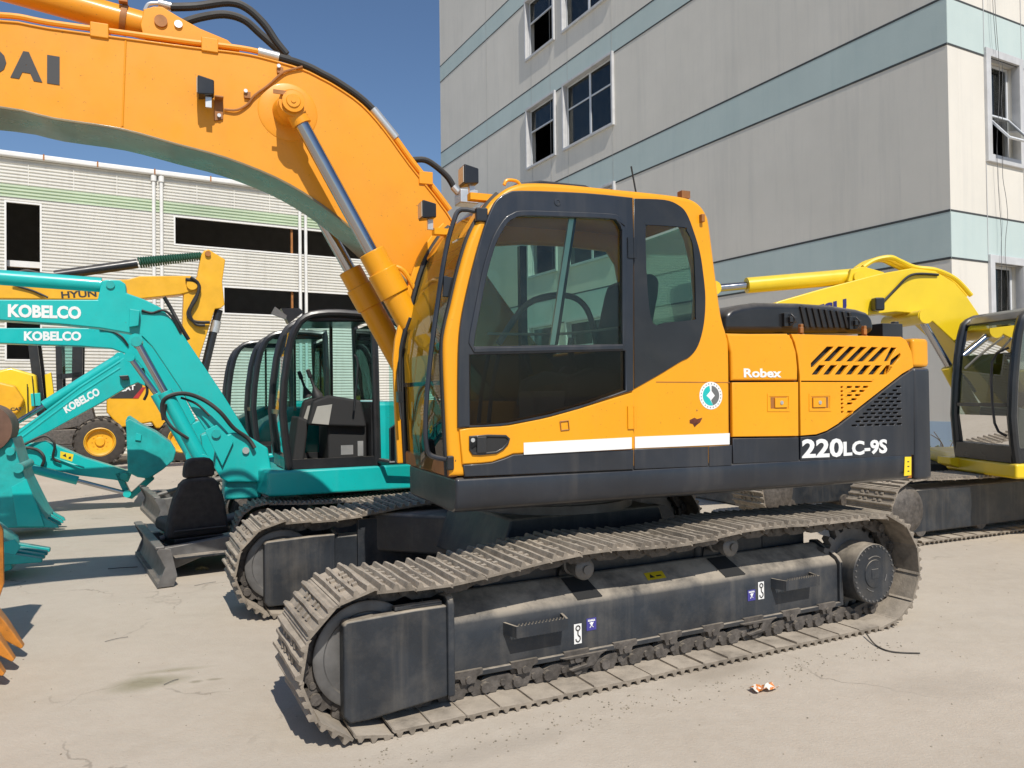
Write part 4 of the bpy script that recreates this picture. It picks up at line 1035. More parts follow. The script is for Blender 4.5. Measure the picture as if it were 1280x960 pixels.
# ---- counterweight, rounded tail
def tail(r, inset=0.0):
    P = [(2.272, -1.365+inset)]
    a0 = math.asin((1.365-inset)/r)
    ue = r*math.cos(a0)
    P += [(ue-0.11, -1.365+inset), (ue-0.05, -1.352+inset), (ue-0.012, -1.315+inset)]
    for i in range(13):
        a = -a0 + 0.055 + (2*a0-0.11)*i/12; P.append((r*math.cos(a), r*math.sin(a)))
    P += [(ue-0.012, 1.315-inset), (ue-0.05, 1.352-inset), (2.272, 1.365-inset)]
    return P
mb = MB(); mb.prism_up(tail(2.84, 0.0), 1.045, 1.86); cw = mb.build('counterweight', 'slate', EX, bevel=0.025, seg=3, rotz=UR, ang=25)
mb = MB(); mb.prism_up(tail(2.835, 0.004), 1.865, 2.075); mb.build('counterweight_cap', 'orange', EX, bevel=0.028, seg=4, rotz=UR, ang=25)
mb = MB(); mb.box(2.215, 2.285, -1.33, 1.33, 1.06, 2.05); mb.build('rear_gap', 'rust_paint', EX, rotz=UR)

# ---- black engine hood on the deck
hz = [(0.873,2.114),(0.875,2.248),(0.931,2.289),(1.021,2.317),(1.163,2.339),(1.550,2.347),(1.856,2.342),(2.117,2.321),(2.223,2.299),(2.279,2.252),(2.293,2.141)]
hz = [(a, max(b, 2.08)) for a, b in hz]
mb = MB(); mb.prism(hz, -1.02, 0.55); hood = mb.build('engine_hood', 'black', EX, bevel=0.05, seg=4, rotz=UR)
for k in range(9):
    q = [(1.540,2.319),(1.626,2.169)]
    u = q[0][0] + 0.058*k; zt_ = q[0][1] - 0.0035*k; zb_ = max(2.09, q[1][1])
    mb = MB(); mb.prism([(u, zt_), (u+0.026, zt_), (u+0.066, zb_), (u+0.040, zb_)], -1.034, -1.0); mb.build('hood_slat', 'rubber', hood, bevel=0.004)
for lx, ly in (([(1.426,2.216)])[0], ([(2.048,2.208)])[0]):
    mb = MB(); mb.box(lx-0.05, lx+0.03, -1.05, -1.015, ly-0.05, ly+0.05); mb.box(lx-0.02, lx+0.045, -1.075, -1.05, ly-0.02, ly+0.02); mb.tube([(lx, -1.06, ly+0.04), (lx+0.02, -1.08, ly), (lx, -1.06, ly-0.045)], 0.008, 6, 3)
    mb.build('hood_latch', 'black', hood, bevel=0.006)
for lx, ly in (([(1.384,2.126)])[0], ([(1.976,2.127)])[0]):
    mb = MB(); mb.box(lx-0.035, lx+0.02, -1.22, -1.18, 2.085, 2.10); mb.box(lx-0.012, lx+0.012, -1.215, -1.185, 2.10, ly+0.045); mb.box(lx-0.03, lx+0.0, -1.23, -1.21, ly-0.02, ly+0.02)
    mb.build('hood_hinge', 'rust_paint', EX, bevel=0.004, rotz=UR)
mb = MB(); q = [(2.443,2.186),(2.659,2.190)]; mb.box(q[0][0], q[1][0], -0.95, -0.7, 2.086, q[0][1]+0.04); mb.cyl((q[1][0]-0.03, -0.9, q[0][1]+0.0), (q[1][0]-0.03, -0.9, q[0][1]+0.06), 0.03, n=12); mb.build('deck_bar', 'black', EX, bevel=0.006, rotz=UR)

# ---- boom
BN, BF = -0.20, 0.20
bt = [(-3.573,3.887),(-3.332,3.886),(-2.922,3.893),(-2.548,3.899),(-2.263,3.909),(-2.101,3.898),(-1.879,3.864),(-1.759,3.823),(-1.654,3.779),(-1.488,3.682),(-1.335,3.530),(-1.157,3.306),(-0.892,2.996),(-0.661,2.645),(-0.394,2.130)]
bb = [(-3.574,3.399),(-3.306,3.368),(-2.955,3.349),(-2.644,3.292),(-2.355,3.238),(-2.047,3.140),(-1.793,3.010),(-1.561,2.846),(-1.360,2.673),(-1.132,2.452),(-0.885,2.122)]
bt = [(-5.60, 3.00), (-5.3, 3.18), (-4.6, 3.60), (-4.05, 3.78)] + bt[:-1] + [(-0.20, 2.05), (0.10, 1.75)]
bb = [(-5.72, 2.80), (-5.55, 2.70), (-4.9, 3.12), (-4.2, 3.36)] + bb[:-1] + [(-0.55, 1.75), (-0.15, 1.50), (0.05, 1.55)]
bts = smooth_path(bt, 3); bbs = smooth_path(bb, 3)
mb = MB(); mb.prism(bts + bbs[::-1], BN, BF); boom = mb.build('boom', 'boom_paint', EX, rotz=UR, ang=30)
mb = MB(); ribbon(mb, bbs, 0.016, BN-0.012, BF+0.012, side=-1); mb.build('bottom_flange', 'boom_underside', boom, bevel=0.004, ang=30)
mb = MB(); ribbon(mb, bts, 0.012, BN-0.010, BF+0.010, side=1); mb.build('top_flange', 'boom_paint', boom, bevel=0.004, ang=30)
q = [(-2.922,3.888),(-2.942,3.361)]
mb = MB(); mb.tube([(q[0][0], BN-0.001, q[0][1]), (q[1][0], BN-0.001, q[1][1])], 0.006, 6, 1); mb.build('weld_seam', 'boom_paint', boom)
names = []
names.append(('I', [(-3.338,3.567),(-3.274,3.565),(-3.337,3.735)]))
names.append(('A', [(-3.522,3.574),(-3.362,3.568),(-3.522,3.740)]))
names.append(('D', [(-3.701,3.581),(-3.542,3.575),(-3.701,3.744)]))
names.append(('N', [(-3.878,3.587),(-3.724,3.582),(-3.878,3.748)]))
names.append(('U', [(-4.047,3.594),(-3.901,3.588),(-4.047,3.752)]))
names.append(('Y', [(-4.217,3.600),(-4.065,3.595),(-4.217,3.756)]))
names.append(('H', [(-4.379,3.606),(-4.238,3.601),(-4.379,3.760)]))
for ch, a in names: lettering('maker_letter', ch, a[0], a[1], a[2], BN-0.001, 'text_dark', boom, bold=0.06 if ch != 'I' else 0.0)
# pin boss for the lift cylinders
q = ([(-1.968,3.575)])[0]; PIN = q
mb = MB(); mb.lathe((q[0], BN, q[1]), (0, -1, 0), [(0, 0.19), (0.003, 0.188), (0.006, 0.18), (0.007, 0.10), (0.09, 0.085), (0.10, 0.08)], 40); mb.build('pin_boss', 'boom_paint', boom)
pz = ([(-1.965,3.553)])[0]
mb = MB(); mb.cyl((pz[0], -0.46, pz[1]), (pz[0], 0.46, pz[1]), 0.055, n=24); pin = mb.build('lift_pin', 'boom_paint', boom)
mb = MB(); mb.lathe((pz[0], -0.455, pz[1]), (0, -1, 0), [(0, 0.068), (0.012, 0.068), (0.014, 0.045), (0.022, 0.040), (0.022, 0.015), (0.028, 0.015), (0.028, 0.0)], 24); mb.build('pin_cap', 'boom_paint', pin)
mb = MB(); mb.box(pz[0]-0.12, pz[0]-0.04, -0.462, -0.455, pz[1]+0.035, pz[1]+0.06); mb.build('pin_lock', 'rust_paint', pin)
rodend = ([(-1.455,2.636)])[0]; foot = ([(-1.063,1.509)])[0]
dd = Vector((foot[0]-rodend[0], 0, foot[1]-rodend[1])).normalized()
foot2 = Vector((rodend[0], 0, rodend[1])) + dd*1.05
for v in (-0.38, 0.38):
    c0 = Vector((pz[0], v, pz[1])); c1 = Vector((rodend[0], v, rodend[1])); ax = (c1-c0).normalized()
    end = c1 + ax*1.0
    mb = MB(); mb.cyl(c1 - ax*0.02, end, 0.088, n=28); mb.cyl(c1 + ax*0.12, c1 + ax*0.30, 0.102, n=28); mb.cyl(c1, c1+ax*0.10, 0.083, n=28)
    cy = mb.build('lift_cylinder', 'orange', EX, bevel=0.008, rotz=UR)
    mb = MB(); mb.cyl(c0 + ax*0.06, c1, 0.046, n=28); mb.build('rod', 'chrome', cy)
    mb = MB(); mb.cyl((pz[0], v-0.06, pz[1]), (pz[0], v+0.06, pz[1]), 0.085, n=24); mb.cyl(c0, c0+ax*0.13, 0.062, n=20); mb.build('rod_eye', 'boom_paint', cy)
    mb = MB()
    for k in range(12):
        a = 2*math.pi*k/12; e1 = Vector((0, 1, 0)); e2 = ax.cross(e1)
        p_ = c1 + ax*0.105 + (e1*math.cos(a) + e2*math.sin(a))*0.078
        mb.cyl(p_, p_ + ax*0.03, 0.009, n=6)
    mb.build('gland_bolts', 'rust_paint', cy)
    mb = MB(); o_ = Vector((0.09, -0.03, 0.05)); mb.tube([c1+ax*0.14+o_*0.9, c1+ax*0.22+o_*1.25, c1+ax*0.5+o_*1.2, c1+ax*0.9+o_*1.1], 0.016, 8, 4); mb.build('oil_pipe', 'orange', cy)
    mb = MB(); mb.cyl((end.x, v-0.07, end.z), (end.x, v+0.07, end.z), 0.09, n=20); mb.build('foot_eye', 'orange', cy)
# boom foot bracket on the deck
for v0, v1 in ((-0.50, -0.44), (-0.32, -0.26), (0.26, 0.32), (0.44, 0.50)):
    mb = MB(); mb.prism([(-1.15, 1.20), (0.35, 1.20), (0.25, 1.85), (-0.1, 1.9), (-0.55, 1.45), (-1.0, 1.55), (-1.15, 1.45)], v0, v1); mb.build('boom_bracket', 'slate_dusty', EX, rotz=UR)
# lamp, wiring and clips on the near web
q = ([(-2.468,3.613)])[0]; work_lamp(q[0], -0.30, q[1]+0.01, 1.0)
q = [(-2.420,3.598),(-2.367,3.605),(-2.368,3.472),(-2.420,3.456)]
mb = MB(); mb.prism(q, -0.215, -0.2005); mb.box(q[0][0], q[1][0], -0.28, -0.215, q[0][1]-0.012, q[0][1]); mb.build('lamp_plate', 'rust_paint', EX, bevel=0.004, rotz=UR)
q = ([(-2.392,3.490)])[0]; mb = MB(); mb.cyl((q[0], -0.23, q[1]), (q[0], -0.215, q[1]), 0.012, n=10); mb.build('lamp_bolt', 'silver', EX, rotz=UR)
w = [(-2.362,3.536),(-2.286,3.541),(-2.217,3.591),(-2.178,3.649),(-2.093,3.728),(-2.007,3.819),(-1.957,3.848),(-1.875,3.882)]
mb = MB(); mb.tube([(a, BN-0.014-0.004*(i % 2), b) for i, (a, b) in enumerate(w)], 0.0075, 6, 4); mb.build('lamp_wire', 'rust_paint', boom)
for qx in (([(-2.232,3.667)])[0], ([(-2.027,3.859)])[0]):
    mb = MB(); mb.cyl((qx[0], BN, qx[1]), (qx[0], BN-0.035, qx[1]), 0.012, n=10); mb.build('wire_clip', 'silver', boom)
    mb = MB(); mb.box(qx[0]-0.008, qx[0]+0.03, BN-0.02, BN-0.001, qx[1]-0.04, qx[1]+0.0); mb.build('wire_clip', 'rust_paint', boom)
# steel lines along the top edge
def along(off, u0, u1, v, n=26):
    out = []
    for i, p in enumerate(bts):
        if u0 <= p[0] <= u1:
            a = bts[max(i-1, 0)]; b = bts[min(i+1, len(bts)-1)]; dx, dz = b[0]-a[0], b[1]-a[1]; l = math.hypot(dx, dz)
            out.append((p[0] - dz/l*off, v, p[1] + dx/l*off))
    return out
mb = MB(); mb.tube(along(0.055, -5.2, -2.12, -0.17), 0.018, 8, 2); mb.build('oil_line', 'boom_paint', boom)
mb = MB(); mb.tube(along(0.035, -5.2, -2.2, -0.10), 0.016, 8, 2); mb.build('oil_line', 'boom_paint', boom)
P = along(0.055, -2.16, -1.32, -0.17); mb = MB(); mb.tube(P, 0.024, 10, 2); mb.build('hose', 'rubber', boom)
P = along(0.075, -2.0, -1.32, -0.06); mb = MB(); mb.tube(P, 0.024, 10, 2); mb.build('hose', 'boom_paint', boom)
for s0 in ((-2.16, -2.04), (-1.42, -1.30)):
    P = along(0.055, s0[0]-0.02, s0[1]+0.03, -0.17)
    if len(P) > 1: mb = MB(); mb.tube([P[0], P[-1]], 0.030, 12, 1); mb.build('hose_ferrule', 'silver', boom)
P = along(0.05, -1.36, -0.85, -0.17); mb = MB(); mb.tube(P, 0.022, 10, 2); mb.build('oil_line', 'boom_paint', boom)
P = along(0.05, -1.36, -0.85, -0.08); mb = MB(); mb.tube(P, 0.022, 10, 2); mb.build('oil_line', 'boom_paint', boom)
for uc in (-2.45, -1.12, -3.15):
    P = along(0.05, uc-0.10, uc+0.10, -0.17)
    if P:
        p_ = P[len(P)//2]; mb = MB(); mb.box(p_[0]-0.05, p_[0]+0.05, -0.215, 0.12, p_[2]-0.06, p_[2]+0.03); mb.build('line_clamp', 'boom_paint', boom, bevel=0.006)
q = [(-1.100,3.379),(-1.012,3.389),(-0.929,3.351),(-0.839,3.279),(-0.791,3.202)]
mb = MB(); mb.tube([(a, -0.10, b) for a, b in q], 0.022, 10, 4); mb.build('hose', 'rubber', EX, rotz=UR)
q = [(-0.803,3.218),(-0.761,3.175)]
mb = MB(); mb.tube([(a, -0.10, b) for a, b in q], 0.026, 10, 1); mb.build('hose_ferrule', 'silver', EX, rotz=UR)
q = ([(-0.700,3.140)])[0]; mb = MB(); mb.box(q[0]-0.07, q[0]+0.07, -0.17, -0.03, q[1]-0.05, q[1]+0.05); mb.build('valve_block', 'silver', EX, bevel=0.008, rotz=UR)
# arm cylinder lying on the boom, with its bracket and hoses
br = [(-2.844,4.035),(-2.825,4.134),(-2.770,4.162),(-2.720,4.169),(-2.618,4.120),(-2.500,4.069),(-2.336,4.023),(-2.258,3.962),(-2.826,3.952)]
for v in (-0.13, 0.09):
    mb = MB(); mb.prism(br, v, v+0.04); bk = mb.build('arm_cylinder_bracket', 'boom_paint', boom, bevel=0.006)
q = [([(-2.728,4.072)])[0], ([(-2.627,4.069)])[0]]
mb = MB(); mb.cyl((q[0][0], -0.145, q[0][1]), (q[0][0], 0.15, q[0][1]), 0.038, n=20); mb.build('bracket_pin', 'rust_paint', boom)
mb = MB(); mb.cyl((q[1][0], -0.145, q[1][1]), (q[1][0], -0.125, q[1][1]), 0.024, n=16); mb.build('bracket_bolt', 'silver', boom)
p_ = q[0]; e_ = ([(-3.611,4.194)])[0]
ac = Vector((p_[0], 0, p_[1])); ae = Vector((e_[0], 0, e_[1])); ax = (ae-ac).normalized()
mb = MB(); mb.cyl(ac + ax*0.05, ac + ax*1.55, 0.085, n=28); mb.cyl(ac - ax*0.02, ac + ax*0.10, 0.075, n=20); acy = mb.build('arm_cylinder', 'boom_paint', EX, rotz=UR, bevel=0.005)
mb = MB(); mb.cyl(ac + ax*1.55, ac + ax*2.6, 0.05, n=20); mb.build('rod', 'chrome', acy)
mb = MB(); mb.cyl(ac + ax*0.20, ac + ax*0.235, 0.094, n=24); mb.box(ac.x-0.24, ac.x-0.19, -0.11, -0.06, ac.z+0.10, ac.z+0.16); mb.build('pipe_clamp', 'rust_paint', acy)
q = [(-2.823,4.163),(-2.800,4.208),(-2.744,4.224)]
mb = MB(); mb.tube([(a, -0.05, b) for a, b in q], 0.012, 8, 4); mb.build('elbow_pipe', 'silver', boom)
q = [(-2.744,4.224),(-2.670,4.217)]
mb = MB(); mb.tube([(a, -0.05, b) for a, b in q], 0.026, 12, 1); mb.build('hose_ferrule', 'silver', boom)
q = [(-2.675,4.211),(-2.523,4.244),(-2.327,4.306),(-2.213,4.290),(-2.102,4.202),(-2.025,4.096),(-1.958,4.020)]
mb = MB(); mb.tube([(a, -0.05, b) for a, b in q], 0.026, 10, 5); mb.build('hose', 'rubber', boom)
q = [(-2.620,4.171),(-2.498,4.235),(-2.348,4.283),(-2.220,4.268),(-2.117,4.192),(-2.013,4.110),(-1.907,4.027)]
mb = MB(); mb.tube([(a, 0.08, b) for a, b in q], 0.026, 10, 5); mb.build('hose', 'rubber', boom)

# ---- arm and bucket (they run out of the picture, only the bucket's teeth come back in)
mb = MB(); mb.prism([(-6.15, 3.30), (-5.92, 3.45), (-5.45, 3.02), (-5.20, 2.72), (-3.86, 1.62), (-3.82, 1.44), (-3.96, 1.36), (-5.35, 2.25), (-5.75, 2.55)], -0.17, 0.17); mb.build('arm', 'boom_paint', EX, bevel=0.01, rotz=UR)
mb = MB(); mb.cyl((-6.0, 0, 2.95), (-5.3, 0, 1.95), 0.075, n=20); bc = mb.build('bucket_cylinder', 'orange', EX, rotz=UR)
mb = MB(); mb.cyl((-5.3, 0, 1.95), (-4.75, 0, 1.15), 0.04, n=16); mb.build('rod', 'chrome', bc)
mb = MB(); mb.prism([(-4.80, 1.22), (-4.70, 1.08), (-4.30, 1.00), (-4.30, 1.12)], -0.12, 0.12); mb.build('bucket_link', 'bucket_paint', EX, rotz=UR)
ox = -3.80; fx = -3.712
side = [(-4.10, 1.55), (-3.90, 1.62), (-3.80, 1.55), (-3.78, 1.15), (fx-0.05, 0.95), (fx-0.005, 0.85), (fx, 0.50), (fx-0.03, 0.40), (ox+0.02, 0.33), (-4.15, 0.20), (-4.45, 0.30), (-4.62, 0.62), (-4.52, 0.98), (-4.25, 1.35)]
for v in (-0.60, 0.57):
    mb = MB(); mb.prism(side, v, v+0.03); mb.build('bucket_cheek', 'bucket_paint', EX, bevel=0.004, rotz=UR)
mb = MB(); ribbon(mb, smooth_path([(-4.10, 1.22), (-4.45, 1.02), (-4.60, 0.62), (-4.43, 0.32), (-4.13, 0.22), (ox+0.02, 0.34)], 4), 0.03, -0.57, 0.57, side=-1); mb.build('bucket_shell', 'bucket_paint', EX, rotz=UR)
for k in range(5):
    v = -0.54 + 0.27*k
    mb = MB(); b0 = (ox-0.02, 0.345); tp = (ox+0.205, 0.075)
    dx, dz = tp[0]-b0[0], tp[1]-b0[1]; l = math.hypot(dx, dz); nx_, nz_ = -dz/l, dx/l
    vs = []
    for t, w_, h_ in ((-0.25, 0.055, 0.06), (0.15, 0.055, 0.062), (0.45, 0.048, 0.048), (0.98, 0.030, 0.010)):
        c = (b0[0]+dx*t, b0[1]+dz*t)
        for sy, sn in ((-1, -1), (1, -1), (1, 1), (-1, 1)): vs.append((c[0]+nx_*h_*sn, v+w_*sy, c[1]+nz_*h_*sn))
    fs = [(3, 2, 1, 0), (12, 13, 14, 15)]
    for j in range(3):
        for i in range(4): fs.append((4*j+i, 4*j+(i+1) % 4, 4*(j+1)+(i+1) % 4, 4*(j+1)+i))
    mb.add(vs, fs); tt = mb.build('bucket_tooth', 'bucket_paint', EX, bevel=0.008, rotz=UR)
    mb = MB(); mb.cyl((b0[0]+dx*0.1, v-0.06, b0[1]+dz*0.1), (b0[0]+dx*0.1, v+0.06, b0[1]+dz*0.1), 0.014, n=8); mb.build('tooth_pin', 'steel', tt)


# ================================================================ teal compact excavators (frame: x along the machine, y=0 its near side)
def tpath(fc, r1, rc, r2): return track_path([(fc[0]+(rc[0]-fc[0])*0.35, fc[1]+r1-0.03), (fc[0]+(rc[0]-fc[0])*0.7, rc[1]+r2-0.02)], fc, r1, rc, r2, fc[1]-r1)
def small_track(root, u0, u1, vc, w, h, n, shoe_mat='shoe', gmat='slate_dusty', far=False):
    r = h/2
    p = tpath((u0+r, r+0.02), r-0.03, (u1-r, r+0.02), r-0.03)
    fr_ = MB(); fr_.box(u0+r*0.9, u1-r*0.9, vc-w*0.28, vc+w*0.28, 0.16, h-0.18); t = fr_.build('track', gmat, root, bevel=0.03)
    pts, pitch = resample(p, n)
    lay_track(t, p, n, w, vc, shoe_mat=shoe_mat, links=False, smesh=shoe_mesh(pitch, w, 0.012, 0.022))
    for uc in (u0+r, u1-r):
        mb = MB(); mb.lathe((uc, vc-w*0.42, r+0.02), (0, 1, 0), [(0, 0.06), (0.01, r*0.55), (0.06, r*0.74), (w*0.84-0.06, r*0.74), (w*0.84-0.01, r*0.55), (w*0.84, 0.06)], 28); mb.build('idler', 'link', t)
    for k in range(4):
        u = u0+r*1.6 + (u1-u0-3.2*r)*k/3
        mb = MB(); mb.cyl((u, vc-w*0.33, 0.17), (u, vc+w*0.33, 0.17), 0.09, n=16); mb.build('roller', 'link', t)
    return t

def hoop(mb, pts, r, n=8): return mb.tube(pts, r, n, 1)
def compact(frame, label, full=True, deck_v=1.95):
    R = empty('compact_excavator', frame[0], frame[1], label, 'excavator', 'teal compact excavators parked in a row')
    # deck and rear body
    mb = MB(); mb.prism_up([(-0.70, 0.0), (-0.52, -0.03), (1.15, -0.03), (1.45, 0.15), (1.45, 1.75), (1.15, 1.95), (-0.45, 1.95), (-0.78, 1.45), (-0.80, 0.55)], 0.68, 0.945); mb.build('deck', 'teal', R, bevel=0.03, seg=3)
    mb = MB(); mb.prism([(0.42, 0.95), (1.42, 0.95), (1.45, 1.30), (1.40, 1.55), (1.25, 1.64), (0.42, 1.64)], 0.02, 1.93); mb.build('engine_cover', 'teal', R, bevel=0.05, seg=3)
    mb = MB(); mb.prism([(-0.45, 0.95), (0.42, 0.95), (0.42, 1.55), (0.10, 1.55), (-0.30, 1.35), (-0.45, 1.15)], 1.02, 1.93); mb.build('side_cover', 'teal', R, bevel=0.06, seg=3)
    mb = MB(); mb.lathe((0.35, 0.97, 0.5), (0, 0, 1), [(0, 0.45), (0.18, 0.45)], 28); mb.build('slew_ring', 'dark', R)
    small_track(R, -1.05, 1.35, 0.12, 0.42, 0.62, 38); small_track(R, -1.05, 1.35, 1.82, 0.42, 0.62, 38)
    mb = MB(); mb.box(-0.2, 0.9, 0.25, 1.7, 0.28, 0.5); mb.build('centre_frame', 'slate_dusty', R, bevel=0.02)
    # cab: tube frame with glazing
    u0, u1, z0, z1 = -0.50, 0.42, 0.95, 2.60
    prof = [(u0+0.02, z0), (u0-0.05, 1.55), (u0+0.01, 2.15), (u0+0.09, 2.42), (u0+0.19, 2.54), (u0+0.33, z1-0.015), (u0+0.55, z1), (u1-0.05, z1-0.02), (u1, z1-0.06), (u1+0.02, 1.6), (u1+0.03, z0)]
    for v in (0.03, 0.97):
        mb = MB(); mb.tube([(a, v, b) for a, b in prof], 0.042, 10, 2); mb.build('cab_pillar', 'black', R)
    mb = MB(); mb.prism([(u0+0.15, 2.51), (u0+0.33, z1-0.02), (u0+0.55, z1), (u1-0.05, z1-0.02), (u1-0.02, 2.52), (u0+0.3, 2.50)], 0.06, 0.94); mb.build('cab_roof', 'black', R, bevel=0.02)
    for v in (0.03, 0.97):
        mb = MB(); mb.box(u0+0.02, u1, v-0.02, v+0.02, z0, z0+0.10); mb.build('cab_sill', 'black', R)
    for (a, b) in ((prof[0], prof[1]),):
        mb = MB(); mb.box(u0-0.03, u0+0.03, 0.05, 0.95, z0, z0+0.12); mb.build('cab_sill', 'black', R)
    mb = MB(); mb.box(u0-0.06, u0-0.02, 0.05, 0.95, 1.52, 1.57); mb.build('screen_bar', 'black', R)
    gl = MB()
    for a, b in zip(prof[0:5], prof[1:6]):
        gl.add([(a[0], 0.05, a[1]), (a[0], 0.95, a[1]), (b[0], 0.95, b[1]), (b[0], 0.05, b[1])], [(0, 1, 2, 3)])
    gl.build('windscreen', 'glass_teal', R)
    mb = MB(); L = [(a, b) for a, b in prof]; n_ = len(L); mb.add([(a, 0.975, b) for a, b in L], [tuple(range(n_))]); mb.build('far_pane', 'glass_teal', R)
    mb = MB(); mb.box(u1-0.01, u1, 0.06, 0.94, 1.66, 2.50); mb.build('rear_pane', 'glass_teal', R)
    mb = MB(); mb.box(u1-0.03, u1+0.03, 0.06, 0.94, z0, 1.64); mb.build('cab_back', 'black', R)
    mb = MB(); mb.box(u0, u1, 0.05, 0.95, 0.947, 0.985); mb.build('cab_floor', 'rubber', R)
    mb = MB(); mb.box(0.12, 0.15, 0.94, 1.0, 1.5, 2.55); mb.build('pane_bar', 'black', R)
    if full:
        mb = MB(); mb.prism([(-0.05, 1.0), (0.38, 1.0), (0.38, 1.42), (-0.05, 1.42)], 0.22, 0.80); mb.build('seat_base', 'dark', R, bevel=0.03)
        for v in (0.12, 0.74):
            mb = MB(); mb.prism([(-0.28, 1.40), (-0.22, 1.66), (-0.05, 1.72), (0.30, 1.66), (0.36, 1.36)], v, v+0.14); c = mb.build('arm_console', 'dark', R, bevel=0.03)
            mb = MB(); mb.prism([(-0.24, 1.42), (-0.18, 1.60), (-0.02, 1.62), (-0.06, 1.40)], v-0.012, v-0.002); mb.build('console_face', 'beige', c, bevel=0.003)
            mb = MB(); mb.lathe((-0.16, v+0.07, 1.70), (-0.35, 0, 1), [(0, 0.06), (0.03, 0.055), (0.05, 0.045), (0.07, 0.038), (0.12, 0.016), (0.22, 0.014), (0.23, 0.024), (0.31, 0.022), (0.32, 0.008)], 14); mb.build('joystick', 'rubber', c)
        mb = MB(); mb.prism([(-0.43, 1.0), (-0.30, 1.0), (-0.24, 1.45), (-0.36, 1.50)], 0.25, 0.75); mb.build('front_console', 'dark', R, bevel=0.03)
        mb = MB(); mb.box(0.05, 0.18, 0.015, 0.03, 1.08, 1.18); mb.box(0.23, 0.29, 0.015, 0.03, 1.06, 1.22); mb.build('data_plate', 'silver', R)
        mb = MB(); mb.tube([(0.20, 0.04, 1.55), (0.24, 0.02, 2.05), (0.20, 0.03, 2.15)], 0.012, 8, 3); mb.build('grab_bar', 'black', R)
        # open door swung back along the cab
        mb = MB(); D = [(u1+0.04, -0.03, 1.0), (u1+0.10, -0.22, 1.0), (u1+0.60, -0.26, 1.0), (u1+0.62, -0.26, 1.9), (u1+0.50, -0.25, 2.30), (u1+0.10, -0.22, 2.52), (u1+0.04, -0.03, 2.45)]
        mb.tube(D, 0.03, 8, 1); d = mb.build('door_frame', 'black', R)
        mb = MB(); mb.add([D[1], D[2], D[3], D[4], D[5]], [(0, 1, 2, 3, 4)]); mb.build('door_pane', 'glass_teal', d)
        mb = MB(); mb.prism([(u0+0.06, 2.50), (u0+0.22, 2.63), (u0+0.17, 2.67), (u0-0.02, 2.66)], 0.30, 0.46); mb.build('cab_lamp', 'black', R)
        mb = MB(); mb.prism([(u0-0.14, 2.585), (u0-0.10, 2.66), (u0+0.02, 2.57), (u0+0.01, 2.53)], 0.16, 0.20); mb.build('mirror', 'steel', R)
    return R

TA = compact(((-1.8771,8.1989,0.0),0.4189), 'teal compact excavator with open cab and grey dozer blade, right behind the orange excavator')
TB = compact(((-2.9890,10.5985,0.0),0.4189), 'teal compact excavator with level lettered boom, parked between its two teal neighbours', full=False)
TC = compact(((-3.9997,12.3981,0.0),0.4189), 'teal compact excavator with boom lowered and bucket curled, standing beside the shed', full=False)

def web(name, mat, R, uz, v0, v1, bev=0.012): mb = MB(); mb.prism(uz, v0, v1); return mb.build(name, mat, R, bevel=bev, seg=2, ang=30)
def ram(R, p0, p1, p2, v, r, rr, mat):
    """barrel p0-p1 then chrome rod p1-p2, points in (x,z)"""
    mb = MB(); mb.cyl((p0[0], v, p0[1]), (p1[0], v, p1[1]), r, n=18); mb.cyl((p0[0], v-r*0.9, p0[1]), (p0[0], v+r*0.9, p0[1]), r*1.1, n=16)
    c = mb.build('ram', mat, R, bevel=0.006)
    mb = MB(); mb.cyl((p1[0], v, p1[1]), (p2[0], v, p2[1]), rr, n=14); mb.build('rod', 'chrome', c)
    mb = MB(); mb.cyl((p2[0], v-r*0.9, p2[1]), (p2[0], v+r*0.9, p2[1]), rr*1.8, n=14); mb.build('rod_eye', mat, c)
    return c
def hose(R, pts, v, r=0.014, mat='rubber'):
    mb = MB(); mb.tube([(a, v + (0.015*math.sin(i*2.1)), b) for i, (a, b) in enumerate(pts)], r, 8, 5); return mb.build('hose', mat, R)

# ---- first teal machine's boom (y 0.45 .. 0.68)
V0, V1 = 0.45, 0.70
bA = [(-3.355,2.687),(-3.100,2.671),(-2.275,2.703),(-2.239,2.894),(-2.196,2.908),(-2.074,2.910),(-2.024,2.872),(-2.017,2.782),(-1.856,2.724),(-1.707,2.647),(-1.595,2.526),(-1.481,2.354),(-1.328,2.105),(-1.134,1.792),(-0.959,1.492),(-0.791,1.195),(-0.939,0.953),(-1.075,1.002),(-1.239,1.304),(-1.409,1.586),(-1.523,1.812),(-1.658,2.036),(-1.784,2.241),(-1.873,2.338),(-2.004,2.376),(-2.255,2.419),(-2.603,2.450),(-3.101,2.475),(-3.356,2.491)]
l = bA[0]; r_ = bA[-1]
bA = [(l[0]-1.0, l[1]-0.26), (l[0]-0.4, l[1]-0.02)] + bA + [(r_[0]-0.4, r_[1]-0.05), (r_[0]-1.0, r_[1]-0.28)]
TAb = web('boom', 'teal', TA, bA, V0, V1)
a = [(-3.036,2.504),(-2.420,2.502),(-3.036,2.631)]
lettering('maker_name', 'KOBELCO', a[0], a[1], a[2], V0-0.001, 'white', TAb, bold=0.045)
q = [(-3.501,2.906),(-3.117,2.888),(-2.246,2.867)]
mb = MB(); mb.cyl((q[0][0]-0.3, 0.57, q[0][1]+0.02), (q[2][0], 0.57, q[2][1]), 0.075, n=24); mb.build('arm_ram', 'teal', TA)
q = ([(-2.161,2.857)])[0]; mb = MB(); mb.cyl((q[0], V0-0.02, q[1]), (q[0], V1+0.02, q[1]), 0.04, n=18); mb.build('boom_pin', 'teal_worn', TA)
q = [(-1.985,2.611),(-1.891,2.598),(-1.906,2.444),(-1.993,2.426)]
mb = MB(); mb.prism(q, 0.36, 0.449); mb.build('lamp_guard', 'teal', TAb, bevel=0.006)
